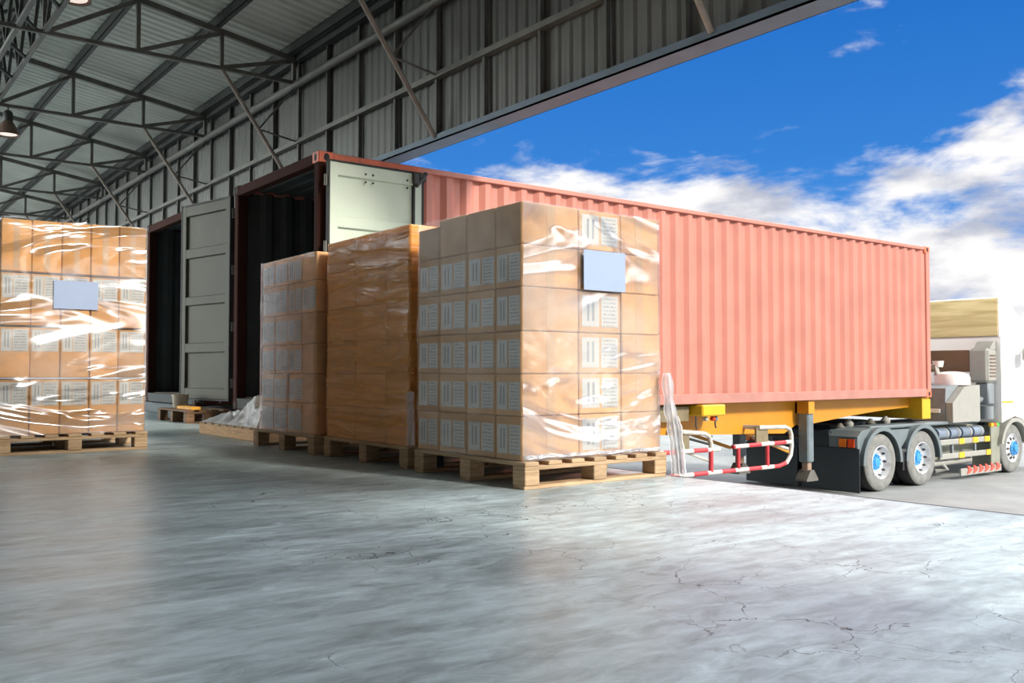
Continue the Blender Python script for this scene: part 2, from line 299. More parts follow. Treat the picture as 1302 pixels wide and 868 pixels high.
# ------------------------------------------------------------------ mesh builder
class MB:
    def __init__(s): s.v = []; s.f = []; s.m = []; s.mi = 0
    def add(s, vs, fs, T=None):
        o = len(s.v)
        for p in vs:
            p = Vector(p)
            if T is not None: p = T @ p
            s.v.append(p)
        for f in fs: s.f.append([o + i for i in f]); s.m.append(s.mi)
        return s
    def box(s, x0, x1, y0, y1, z0, z1, bev=0.0, T=None):
        lo = (min(x0, x1), min(y0, y1), min(z0, z1)); hi = (max(x0, x1), max(y0, y1), max(z0, z1))
        if bev <= 0:
            vs = [(lo[0] if i & 1 == 0 else hi[0], lo[1] if i & 2 == 0 else hi[1], lo[2] if i & 4 == 0 else hi[2]) for i in range(8)]
            return s.add(vs, [(0, 2, 3, 1), (4, 5, 7, 6), (0, 1, 5, 4), (2, 6, 7, 3), (0, 4, 6, 2), (1, 3, 7, 5)], T)
        bev = min(bev, 0.45 * min(hi[k] - lo[k] for k in range(3)))
        vs = []; idx = {}
        for c in range(8):
            sg = [(c >> k) & 1 for k in range(3)]
            for a in range(3):
                p = []
                for k in range(3):
                    q = hi[k] if sg[k] else lo[k]
                    if k != a: q += -bev if sg[k] else bev
                    p.append(q)
                idx[(c, a)] = len(vs); vs.append(p)
        fs = []
        for a in range(3):
            b, c = (a + 1) % 3, (a + 2) % 3
            for sgn in (0, 1):
                q = [(sgn << a) | (i << b) | (j << c) for i, j in ((0, 0), (1, 0), (1, 1), (0, 1))]
                fs.append([idx[(k, a)] for k in q])
            for i in (0, 1):
                for j in (0, 1):   # edge along a, between faces b and c
                    k0 = (i << b) | (j << c); k1 = k0 | (1 << a)
                    fs.append([idx[(k0, b)], idx[(k0, c)], idx[(k1, c)], idx[(k1, b)]])
        for c in range(8): fs.append([idx[(c, 0)], idx[(c, 1)], idx[(c, 2)]])
        return s.add(vs, fs, T)
    def tube(s, pts, r, n=8, T=None, caps=True):
        pts = [Vector(p) for p in pts]; rs = r if isinstance(r, (list, tuple)) else [r] * len(pts)
        vs = []; prev = None
        for i, p in enumerate(pts):
            d = (pts[min(i + 1, len(pts) - 1)] - pts[max(i - 1, 0)]).normalized()
            if prev is None:
                u = d.orthogonal().normalized()
            else:
                u = (prev - d * prev.dot(d)).normalized()
            prev = u; w = d.cross(u)
            for k in range(n):
                a = 2 * PI * k / n + PI / n
                vs.append(p + (u * math.cos(a) + w * math.sin(a)) * rs[i])
        fs = []
        for i in range(len(pts) - 1):
            for k in range(n):
                fs.append((i * n + k, i * n + (k + 1) % n, (i + 1) * n + (k + 1) % n, (i + 1) * n + k))
        if caps:
            fs.append(tuple(range(n))[::-1]); fs.append(tuple((len(pts) - 1) * n + k for k in range(n)))
        return s.add(vs, fs, T)
    def beam(s, p0, p1, w, h, T=None):
        """rectangular bar between two points; h is measured closest to vertical"""
        p0, p1 = Vector(p0), Vector(p1); d = (p1 - p0).normalized()
        up = Vector((0, 0, 1))
        if abs(d.z) > 0.95: up = Vector((1, 0, 0))
        sd = d.cross(up).normalized(); up = sd.cross(d).normalized()
        vs = []
        for p in (p0, p1):
            for a, b in ((-1, -1), (1, -1), (1, 1), (-1, 1)): vs.append(p + sd * a * w / 2 + up * b * h / 2)
        return s.add(vs, [(0, 1, 2, 3)[::-1], (4, 5, 6, 7), (0, 1, 5, 4), (1, 2, 6, 5), (2, 3, 7, 6), (3, 0, 4, 7)], T)
    def lathe(s, o, ax, prof, n=32, T=None, ring=False, caps=(True, True)):
        """prof: (radius, offset along axis); ends closed when radius > 0"""
        o = Vector(o); ax = Vector(ax).normalized(); u = ax.orthogonal().normalized(); w = ax.cross(u)
        vs = []; fs = []
        for r, h in prof:
            for k in range(n):
                a = 2 * PI * k / n; vs.append(o + ax * h + (u * math.cos(a) + w * math.sin(a)) * r)
        for i in range(len(prof) - 1):
            for k in range(n): fs.append((i * n + k, i * n + (k + 1) % n, (i + 1) * n + (k + 1) % n, (i + 1) * n + k))
        L = len(prof) - 1
        if ring: fs += [(L * n + k, L * n + (k + 1) % n, (k + 1) % n, k) for k in range(n)]
        else:
            if caps[0]: fs.append(tuple(range(n))[::-1])
            if caps[1]: fs.append(tuple(L * n + k for k in range(n)))
        return s.add(vs, fs, T)
    def prism(s, poly, axis, a0, a1, T=None):
        """poly: 2D points in the plane perpendicular to axis ('x': (y,z), 'y': (x,z), 'z': (x,y))"""
        def mk(p, a): return {'x': (a, p[0], p[1]), 'y': (p[0], a, p[1]), 'z': (p[0], p[1], a)}[axis]
        n = len(poly); vs = [mk(p, a0) for p in poly] + [mk(p, a1) for p in poly]
        fs = [tuple(range(n)), tuple(range(2 * n - 1, n - 1, -1))] + [(i, (i + 1) % n, n + (i + 1) % n, n + i) for i in range(n)]
        return s.add(vs, fs, T)
    def sheet(s, grid, thick=None, tv=None):
        """grid of points [i][j]; closed to a thin solid by offset vector tv*thick"""
        ni, nj = len(grid), len(grid[0]); vs = [p for r in grid for p in r]
        fs = [(i * nj + j, i * nj + j + 1, (i + 1) * nj + j + 1, (i + 1) * nj + j) for i in range(ni - 1) for j in range(nj - 1)]
        if thick:
            off = len(vs); vs = vs + [Vector(p) + Vector(tv) * thick for p in vs]
            fs = fs + [tuple(off + k for k in f[::-1]) for f in fs]
            for i in range(ni - 1):
                for j in (0, nj - 1):
                    a, b = i * nj + j, (i + 1) * nj + j; fs.append((a, b, off + b, off + a))
            for j in range(nj - 1):
                for i in (0, ni - 1):
                    a, b = i * nj + j, i * nj + j + 1; fs.append((a, b, off + b, off + a))
        return s.add(vs, fs)
    def build(s, name, mats, parent=None, smooth=False, local=None):
        if not isinstance(mats, (list, tuple)): mats = [mats]
        off = Vector((0, 0, 0)) if local is None else Vector(local)
        if parent is not None and local is None: off = world_loc(parent)
        me = bpy.data.meshes.new(name); me.from_pydata([p - off for p in s.v], [], s.f)
        for m_ in mats: me.materials.append(m_)
        me.polygons.foreach_set('material_index', s.m)
        bm = bmesh.new(); bm.from_mesh(me); bmesh.ops.recalc_face_normals(bm, faces=bm.faces); bm.to_mesh(me); bm.free()
        if smooth:
            me.polygons.foreach_set('use_smooth', [True] * len(me.polygons)); me.set_sharp_from_angle(angle=R(38))
        o = bpy.data.objects.new(name, me); COL.objects.link(o)
        if parent is not None: o.parent = parent
        elif local is not None: o.location = off
        return o

def world_loc(o):
    p = Vector((0, 0, 0))
    while o is not None: p += o.location; o = o.parent
    return p

def tag(o, label=None, cat=None, group=None, kind=None):
    if label: o['label'] = label
    if cat: o['category'] = cat
    if group: o['group'] = group
    if kind: o['kind'] = kind
    return o

def thing(name, label, cat, loc=(0, 0, 0), group=None):
    o = bpy.data.objects.new(name, None); COL.objects.link(o); o.location = loc; o.empty_display_size = 0.1
    return tag(o, label, cat, group)

def copy_tree(o, loc=None, parent=None):
    c = o.copy(); COL.objects.link(c); c.parent = parent
    if loc is not None: c.location = loc
    for ch in list(o.children): copy_tree(ch, None, c)
    return c

def struct(o): o['kind'] = 'structure'; return o

# ------------------------------------------------------------------ camera (on a 1302 x 868 frame)
F_PX, HORIZON, VP = 1163.0, 472.0, 2180.0
pitch = math.atan((HORIZON - 434) / F_PX); yaw = math.atan((VP - 651) / (F_PX / math.cos(pitch)))
fw = Vector((math.cos(yaw) * math.cos(pitch), math.sin(yaw) * math.cos(pitch), math.sin(pitch)))
cam = bpy.data.cameras.new('camera'); co = bpy.data.objects.new('camera', cam); COL.objects.link(co)
co.location = (0, 0, 0.63); co.rotation_euler = fw.to_track_quat('-Z', 'Y').to_euler()
cam.sensor_width = 36.0; cam.lens = F_PX / 1302 * 36.0; cam.clip_end = 600; cam.clip_start = 0.05
S.camera = co

# ------------------------------------------------------------------ world sky + sun
SUN = Vector((0.21, -0.978, 0.0)).normalized(); SUN_EL = R(30)
sun_dir = Vector((SUN.x * math.cos(SUN_EL), SUN.y * math.cos(SUN_EL), math.sin(SUN_EL)))
w = bpy.data.worlds.new('sky'); S.world = w; w.use_nodes = True
n, l = w.node_tree.nodes, w.node_tree.links
bg = n['Background']
tc = n.new('ShaderNodeTexCoord'); sp = n.new('ShaderNodeSeparateXYZ'); l.new(tc.outputs['Generated'], sp.inputs[0])
def wm(op, a, b=None, c=None, clamp=False):
    q = n.new('ShaderNodeMath'); q.operation = op; q.use_clamp = clamp
    for i, x in enumerate((a, b, c)):
        if x is None: continue
        if isinstance(x, (int, float)): q.inputs[i].default_value = x
        else: l.new(x, q.inputs[i])
    return q.outputs[0]
def wmix(f, a, b):
    q = n.new('ShaderNodeMix'); q.data_type = 'RGBA'
    if isinstance(f, (int, float)): q.inputs[0].default_value = f
    else: l.new(f, q.inputs[0])
    for i, x in ((6, a), (7, b)):
        if isinstance(x, tuple): q.inputs[i].default_value = x
        else: l.new(x, q.inputs[i])
    return q.outputs[2]
Z = sp.outputs[2]
grad = n.new('ShaderNodeValToRGB'); l.new(Z, grad.inputs['Fac'])
cr = grad.color_ramp; cr.elements[0].position = 0.0; cr.elements[0].color = (0.62, 0.68, 0.92, 1)
cr.elements[1].position = 1.0; cr.elements[1].color = (0.03, 0.13, 0.42, 1)
for p, c in ((0.05, (0.36, 0.52, 0.90, 1)), (0.13, (0.075, 0.31, 0.79, 1)), (0.22, (0.042, 0.235, 0.70, 1)), (0.36, (0.020, 0.170, 0.60, 1))):
    e = cr.elements.new(p); e.color = c
# clouds
vm = n.new('ShaderNodeMapping'); vm.inputs['Scale'].default_value = (3.2, 3.2, 8.5); vm.inputs['Location'].default_value = (1.35, 0.4, 0.2)
l.new(tc.outputs['Generated'], vm.inputs['Vector'])
cn = n.new('ShaderNodeTexNoise'); cn.inputs['Scale'].default_value = 1.6; cn.inputs['Detail'].default_value = 9; cn.inputs['Roughness'].default_value = 0.56; cn.inputs['Distortion'].default_value = 0.25
l.new(vm.outputs[0], cn.inputs['Vector'])
# cloud amount: bank near the horizon, climbing towards +X
az = wm('DIVIDE', sp.outputs[1], wm('MAXIMUM', sp.outputs[0], 0.05))       # tan of the bearing from +X
top = n.new('ShaderNodeMapRange'); l.new(az, top.inputs[0]); top.inputs[1].default_value = 0.40; top.inputs[2].default_value = 0.62; top.inputs[3].default_value = 0.31; top.inputs[4].default_value = 0.235
bank = n.new('ShaderNodeMapRange'); bank.interpolation_type = 'SMOOTHSTEP'; l.new(wm('SUBTRACT', Z, top.outputs[0]), bank.inputs[0])
bank.inputs[1].default_value = -0.10; bank.inputs[2].default_value = 0.06; bank.inputs[3].default_value = 0.16; bank.inputs[4].default_value = -0.10
high = n.new('ShaderNodeMapRange'); high.interpolation_type = 'SMOOTHSTEP'; l.new(Z, high.inputs[0])
high.inputs[1].default_value = 0.37; high.inputs[2].default_value = 0.50; high.inputs[3].default_value = 0.0; high.inputs[4].default_value = 0.42
dens = wm('ADD', wm('ADD', cn.outputs['Fac'], bank.outputs[0]), high.outputs[0])
cm = n.new('ShaderNodeMapRange'); cm.interpolation_type = 'SMOOTHSTEP'; l.new(dens, cm.inputs[0]); cm.inputs[1].default_value = 0.47; cm.inputs[2].default_value = 0.62
# cloud shading: undersides greyer
c2 = n.new('ShaderNodeTexNoise'); c2.inputs['Scale'].default_value = 2.4; c2.inputs['Detail'].default_value = 6; l.new(vm.outputs[0], c2.inputs['Vector'])
cs = n.new('ShaderNodeMapRange'); cs.interpolation_type = 'SMOOTHSTEP'; l.new(c2.outputs['Fac'], cs.inputs[0]); cs.inputs[1].default_value = 0.36; cs.inputs[2].default_value = 0.56
ccol = wmix(cs.outputs[0], (0.52, 0.55, 0.66, 1), (1.05, 1.03, 1.02, 1))
UNSEEN_CLOUD_FILL = 7.8  # brightness of an added unseen high cloud that lights the right floor
hb = n.new('ShaderNodeMapRange'); hb.interpolation_type = 'SMOOTHSTEP'; l.new(Z, hb.inputs[0]); hb.inputs[1].default_value = 0.37; hb.inputs[2].default_value = 0.50; hb.inputs[3].default_value = 1.0; hb.inputs[4].default_value = UNSEEN_CLOUD_FILL
side = n.new('ShaderNodeMapRange'); side.interpolation_type = 'SMOOTHSTEP'; l.new(sp.outputs[0], side.inputs[0]); side.inputs[1].default_value = 0.28; side.inputs[2].default_value = 0.66; side.inputs[3].default_value = 0.07; side.inputs[4].default_value = 1.0
hbs = wm('MULTIPLY', hb.outputs[0], wm('MAXIMUM', side.outputs[0], wm('LESS_THAN', Z, 0.36)))
vs_ = n.new('ShaderNodeVectorMath'); vs_.operation = 'SCALE'; l.new(ccol, vs_.inputs[0]); l.new(hbs, vs_.inputs['Scale'])
sky = wmix(cm.outputs[0], grad.outputs[0], vs_.outputs[0])
# bright hazy glow around the sun
dt = n.new('ShaderNodeVectorMath'); dt.operation = 'DOT_PRODUCT'; l.new(tc.outputs['Generated'], dt.inputs[0]); dt.inputs[1].default_value = sun_dir
GLOW = 2.0
glow = wm('MULTIPLY', wm('POWER', wm('MAXIMUM', dt.outputs['Value'], 0.0), 14.0), GLOW)
gv = n.new('ShaderNodeVectorMath'); gv.operation = 'SCALE'; gv.inputs[0].default_value = (1.0, 0.95, 0.86); l.new(glow, gv.inputs['Scale'])
hz = n.new('ShaderNodeVectorMath'); hz.operation = 'DOT_PRODUCT'; l.new(tc.outputs['Generated'], hz.inputs[0]); hz.inputs[1].default_value = Vector((-0.90, 0.42, 0.12)).normalized()  # added bright lobe on the unseen left horizon, lights the far ceiling
hzv = n.new('ShaderNodeMapRange'); hzv.interpolation_type = 'SMOOTHSTEP'; l.new(hz.outputs['Value'], hzv.inputs[0]); hzv.inputs[1].default_value = 0.72; hzv.inputs[2].default_value = 0.92; hzv.inputs[3].default_value = 0.0; hzv.inputs[4].default_value = 9.0
hc = n.new('ShaderNodeVectorMath'); hc.operation = 'SCALE'; hc.inputs[0].default_value = (0.93, 1.0, 0.95); l.new(hzv.outputs[0], hc.inputs['Scale'])
a0 = n.new('ShaderNodeVectorMath'); a0.operation = 'ADD'; l.new(sky, a0.inputs[0]); l.new(hc.outputs[0], a0.inputs[1])
av = n.new('ShaderNodeVectorMath'); av.operation = 'ADD'; l.new(a0.outputs[0], av.inputs[0]); l.new(gv.outputs[0], av.inputs[1])
l.new(av.outputs[0], bg.inputs['Color']); bg.inputs['Strength'].default_value = 1.0
w.cycles.sampling_method = 'MANUAL'; w.cycles.sample_map_resolution = 1024

sl = bpy.data.lights.new('sun', 'SUN'); sl.energy = 4.9; sl.angle = R(8); sl.color = (1.0, 0.93, 0.82)
so = bpy.data.objects.new('sun', sl); COL.objects.link(so); so.location = (10, -20, 15); so.rotation_euler = sun_dir.to_track_quat('Z', 'Y').to_euler()

S.view_settings.view_transform = 'Standard'; S.view_settings.look = 'None'; S.view_settings.gamma = 1.0
S.view_settings.exposure = 0.0; S.view_settings.use_curve_mapping = False

# ------------------------------------------------------------------ the setting
GROUND = -1.48
edge = [(4.52, -7.0), (4.215, 1.85), (4.13, 3.7), (4.13, 37.0)]
b = MB(); b.prism(edge + [(-9, 37), (-9, -7)], 'z', -0.22, 0.0); struct(b.build('floor', M['floor']))
b = MB(); b.prism([(p[0] - 0.02, p[1]) for p in edge] + [(-9, 37), (-9, -7)], 'z', GROUND, -0.22); struct(b.build('trim_1', M['dock_face']))
b = MB()
for p, q in zip(edge[:-1], edge[1:]): b.beam((p[0] + 0.012, p[1], -0.055), (q[0] + 0.012, q[1], -0.055), 0.03, 0.11)
struct(b.build('trim_2', M['edge_steel']))
b = MB(); b.box(-160, 260, -140, 260, GROUND - 0.2, GROUND); struct(b.build('ground', M['yard']))

# roof over the dock: sheet, purlins
SLOPE = 0.158
def chord(x): return 5.74 + SLOPE * (6.15 - x)
ROOF_Y0, ROOF_Y1, ROOF_X0, ROOF_X1 = 3.0, 37.0, -5.0, 6.55
def trap(t, per, depth, flat=0.28):
    u = (t / per) % 1.0; k = (1 - 2 * flat) / 2
    if u < flat: return 0.0
    if u < flat + k: return depth * (u - flat) / k
    if u < 2 * flat + k: return depth
    return depth * (1 - (u - 2 * flat - k) / k)
b = MB(); per = 0.21; ys = []
y = ROOF_Y0
while y < ROOF_Y1:
    for u in (0, 0.28, 0.5, 0.78): ys.append((y + u * per, 0.0 if u < 0.3 else 0.03))
    y += per
grid = [[Vector((x, yy, chord(x) + 0.20 + d)) for yy, d in ys] for x in (ROOF_X0, ROOF_X1)]
b.sheet(grid, 0.004, (0, 0, 1))
FRONT = -1.0; ys = []; y = FRONT    # added unseen roof strip, shaped to shade the left and let sun past
while y < ROOF_Y0 + 0.02:
    for u in (0, 0.28, 0.5, 0.78): ys.append((y + u * per, 0.0 if u < 0.3 else 0.03))
    y += per
b.sheet([[Vector((x, yy, chord(x) + 0.20 + d)) for yy, d in ys] for x in (ROOF_X0, 2.3)], 0.004, (0, 0, 1)); ceil = struct(b.build('ceiling', M['roof']))
for x in (6.08, 4.88, 3.68, 2.48, 1.28, 0.08, -1.12, -2.32, -3.52):
    b = MB(); z = chord(x) + 0.125
    b.box(x - 0.035, x - 0.025, ROOF_Y0, ROOF_Y1, z - 0.085, z + 0.085); b.box(x - 0.035, x + 0.045, ROOF_Y0, ROOF_Y1, z - 0.085, z - 0.075); b.box(x - 0.035, x + 0.045, ROOF_Y0, ROOF_Y1, z + 0.07, z + 0.08)
    b.build('purlin', M['steel_dark'], ceil)

b = MB(); b.box(-5.1, -5.0, FRONT, 15.5, 0.0, 7.66); struct(b.build('blocker_wall_left', M['blocker_side']))  # added unseen wall: darkens the left floor and the film reflections
b = MB(); b.prism([(-5.1, 0.0), (3.0, 0.0), (3.0, 3.15), (4.0, 3.15), (4.0, 5.35), (2.75, 5.35), (2.75, chord(2.75) + 0.20), (-5.1, chord(-5.1) + 0.20)], 'y', FRONT - 0.25, FRONT); struct(b.build('blocker_wall_front', M['wall']))  # added unseen wall and beam, cut to shade floor and light left stack
# sheet wall above the dock openings
WX = 6.2; WZ = 3.56; WY0, WY1 = 2.9, 37.0
b = MB(); ys = []; y = WY0; per = 0.19
while y < WY1:
    for u in (0, 0.28, 0.5, 0.78): ys.append((y + u * per, 0.0 if u < 0.3 else 0.016))
    y += per
grid = [[Vector((WX + 0.10 + d, yy, z)) for yy, d in ys] for z in (WZ, chord(WX) + 0.19)]
b.sheet(grid, 0.004, (1, 0, 0)); wall = struct(b.build('wall_back', M['wall']))
def wpart(nm, mb, mat, smooth=False): return mb.build(nm, mat, wall, smooth)
b = MB(); b.box(WX - 0.01, WX + 0.26, WY0, WY1, WZ - 0.02, WZ); b.box(WX - 0.01, WX + 0.0, WY0, WY1, WZ - 0.02, WZ + 0.07); b.box(WX + 0.25, WX + 0.26, WY0, WY1, WZ - 0.02, WZ + 0.14); wpart('bottom_flashing', b, M['lip'])
b = MB(); b.box(WX - 0.01, WX + 0.09, WY0, WY1, 4.36, 4.43); wpart('girt', b, M['steel'])
b = MB(); b.tube([(WX - 0.02, WY0, 5.33), (WX - 0.02, WY1, 5.33)], 0.065, 10); wpart('pipe_rail', b, M['steel'], True)
b = MB(); b.box(WX - 0.05, WX + 0.08, WY0, WY1, 5.70, 5.84); wpart('eaves_beam', b, M['steel_dark'])
yy = 3.5
while yy < 36:
    b = MB(); b.box(WX + 0.03, WX + 0.09, yy - 0.022, yy + 0.022, WZ, 5.72); wpart('stud', b, M['stud']); yy += 1.05

# roof trusses
ordn = ['first', 'second', 'third', 'fourth', 'fifth', 'sixth', 'seventh', 'eighth', 'ninth']
def make_truss():
    t = thing('roof_truss', 'x', 'roof truss', (WX, 0, 5.35), 'roof trusses of the loading bay')
    def P(x, z): return (x, 0, z)
    zb = 5.36; nodes = [6.15, 4.95, 3.70, 2.45, 1.20, -0.05, -1.30, -2.55, -3.80]
    b = MB(); b.beam(P(6.2, zb), P(-4.6, zb), 0.06, 0.055); b.build('bottom_chord', M['steel'], t, local=(WX, 0, 5.35)).location = (0, 0, 0)
    b = MB(); b.beam(P(6.2, chord(6.2)), P(-4.6, chord(-4.6)), 0.07, 0.09); b.build('top_chord', M['steel'], t, local=(WX, 0, 5.35)).location = (0, 0, 0)
    for i, x in enumerate(nodes):
        b = MB(); b.beam(P(x, zb), P(x, chord(x)), 0.07, 0.055); b.build('post', M['steel'], t, local=(WX, 0, 5.35)).location = (0, 0, 0)
        if i + 1 < len(nodes):
            b = MB(); b.beam(P(nodes[i + 1] + 0.03, zb + 0.02), P(x - 0.03, chord(x) - 0.03), 0.05, 0.06); b.build('diagonal', M['steel'], t, local=(WX, 0, 5.35)).location = (0, 0, 0)
    b = MB(); b.tube([P(4.95, zb), P(6.19, 3.60)], 0.032, 8); k = b.build('knee_brace', M['steel_brown'], t, True, local=(WX, 0, 5.35)); k.location = (0, 0, 0)
    for z1 in (4.40, 5.31):
        b = MB(); b.tube([P(5.56, 4.50), P(6.19, z1)], 0.016, 6); q = b.build('tie', M['steel'], k, True, local=(WX, 0, 5.35)); q.location = (0, 0, 0)
    return t
tr_labels = ['nearest grey roof truss, only its tan brace tip showing at the top right',
             'grey roof truss whose long tan brace crosses the corrugated wall above the pale green door',
             'grey roof truss ending above the open red container, its brace pointing at the container top',
             'grey roof truss ending above the camera-side edge of the grey-green door',
             'grey roof truss whose brace ends over the dark opening beside the left stack',
             'distant grey roof truss just above the top right corner of the left stack',
             'distant grey roof truss, second last one seen above the left stack',
             'farthest visible grey roof truss, just above the amber cartons']
base = None
for i, lab in enumerate(tr_labels):
    yv = 5.3 + 4.22 * i if i else 5.2
    yv = [5.25, 9.75, 14.0, 18.3, 22.45, 26.6, 30.8, 35.0][i]
    t = make_truss() if base is None else copy_tree(base)
    if base is None: base = t
    t.location = (WX, yv, 5.35); t['label'] = lab

# lattice girder over the bay
g = thing('lattice_girder', 'dark steel lattice girder running under the roof at top left corner', 'girder', (2.3, 4, 5.3))
for x, z in ((2.12, 5.38), (2.46, 5.38), (2.12, 6.18), (2.46, 6.16)):
    b = MB(); b.box(x - 0.03, x + 0.03, 4, 37, z - 0.03, z + 0.03); b.build('chord', M['steel'] if z < 6 else M['steel_dark'], g)
for x in (2.12, 2.46):
    b = MB(); y = 4.0; up = True
    while y < 36:
        b.beam((x, y, 5.40 if up else 6.15), (x, y + 0.55, 6.15 if up else 5.40), 0.045, 0.045); y += 0.55; up = not up
    b.build('lacing', M['steel_dark'], g)
b = MB(); y = 4.0
while y < 36:
    b.beam((2.12, y, 5.38), (2.46, y + 0.6, 5.38), 0.04, 0.04); b.beam((2.46, y + 0.6, 6.16), (2.12, y + 1.2, 6.18), 0.04, 0.04); y += 1.2
b.build('cross_lacing', M['steel_dark'], g)
for yv in (20.4, 36.0):
    b = MB(); b.box(2.12, 2.46, yv - 0.12, yv + 0.12, 0, 5.34); tag(b.build('steel_column', M['steel'], None, local=(2.3, yv, 0)), 'grey steel column carrying the lattice girder behind the left stack', 'column', 'columns under the girder')

def high_bay(loc, label, top):
    t = thing('high_bay_lamp', label, 'lamp', loc); x, y, z = loc
    b = MB(); b.lathe((x, y, z), (0, 0, 1), [(0.205, 0.0), (0.20, 0.01), (0.17, 0.10), (0.10, 0.22), (0.075, 0.25), (0.07, 0.24), (0.09, 0.21), (0.16, 0.095), (0.19, 0.012)], 28, ring=True); b.build('reflector', M['lamp_shade'], t, True)
    b = MB(); b.lathe((x, y, z), (0, 0, 1), [(0.075, 0.24), (0.08, 0.26), (0.08, 0.40), (0.05, 0.44)], 20); b.build('ballast_housing', M['steel_dark'], t, True)
    b = MB(); b.lathe((x, y, z + 0.02), (0, 0, 1), [(0.15, 0.0), (0.155, 0.01), (0.12, 0.08), (0.06, 0.14)], 20); b.build('bulb', M['bulb'], t, True)
    b = MB(); b.tube([(x, y, z + 0.43), (x, y, top)], 0.012, 6); b.build('hanger', M['steel_dark'], t)
high_bay((2.64, 18.3, 4.83), 'brown bell-shaped high bay lamp at the left edge above the amber cartons', 5.335)
high_bay((2.72, 13.4, 5.68), 'high bay lamp under the roof at the very top of the picture', 6.30)

# ------------------------------------------------------------------ containers
def corr_panel(b, axis, a0, a1, off, z0, z1, sgn, per=0.278, depth=0.045):
    """vertical corrugated panel running along 'x' or 'y' at the plane off; sgn = inward direction"""
    n_ = int((a1 - a0) / per); pad = ((a1 - a0) - n_ * per) / 2
    pts = [(a0, 0.0)]
    for i in range(n_):
        for u, d in ((0.0, 0.0), (0.26, 0.0), (0.5, depth), (0.76, depth)): pts.append((a0 + pad + (i + u) * per, d))
    pts += [(a1 - pad, 0.0), (a1, 0.0)]
    def mk(a, d, z): return (a, off + sgn * d, z) if axis == 'x' else (off + sgn * d, a, z)
    nrm = (0, sgn, 0) if axis == 'x' else (sgn, 0, 0)
    b.sheet([[Vector(mk(a, d, z)) for a, d in pts] for z in (z0, z1)], 0.003, nrm)

def casting(b, x0, y0, z0, sx, sy, sz=0.118):
    """corner fitting with its oval slots shown as recesses"""
    b.box(x0, x0 + sx, y0, y0 + sy, z0, z0 + sz, 0.008)

def door_leaf(t, name, hinge, ang, side, mat, width, z0, z1):
    """leaf as seen from its inner face. local u along the leaf from the hinge, v = thickness; inner face towards -v"""
    T = Matrix.Translation(Vector((hinge[0], hinge[1], 0))) @ Matrix.Rotation(ang, 4, 'Z')
    v0, v1 = (0.0, side * 0.05)
    H = z1 - z0
    b = MB(); b.box(0.01, width, side * 0.030, side * 0.045, z0, z1, 0.003, T)
    ribs = [(0.0, 0.055), (0.225, 0.275), (0.475, 0.52), (0.715, 0.765), (0.945, 1.0)]
    for a, c in ribs: b.box(0.01, width, 0, side * 0.04, z1 - c * H, z1 - a * H, 0.008, T)
    b.box(0.01, 0.115, -side * 0.002, side * 0.03, z0, z1, 0.005, T); b.box(width - 0.10, width, -side * 0.002, side * 0.03, z0, z1, 0.005, T)
    d = b.build(name, mat, t)
    b = MB(); b.box(width - 0.005, width + 0.022, -side * 0.006, side * 0.05, z0 - 0.015, z1 + 0.015, 0, T); b.box(0.0, 0.02, -side * 0.006, side * 0.05, z0 - 0.015, z1 + 0.015, 0, T)
    b.box(0.0, width, 0.0, side * 0.05, z1, z1 + 0.02, 0, T); b.box(0.0, width, 0.0, side * 0.05, z0 - 0.02, z0, 0, T); b.build('gasket', M['rubber'], d)
    for u in (0.32, 0.86):
        b = MB(); b.tube([T @ Vector((u, side * 0.075, z0 - 0.05)), T @ Vector((u, side * 0.075, z1 + 0.04))], 0.017, 8); b.build('lock_rod', M['steel'], d, True)
    for k in range(4):
        z = z0 + H * (0.08 + 0.28 * k); b = MB(); b.tube([T @ Vector((-0.012, side * 0.03, z - 0.06)), T @ Vector((-0.012, side * 0.03, z + 0.06))], 0.02, 8); b.box(-0.02, 0.10, side * 0.045, side * 0.06, z - 0.045, z + 0.045, 0.003, T); b.build('hinge', M['steel'], d)
    return d, T

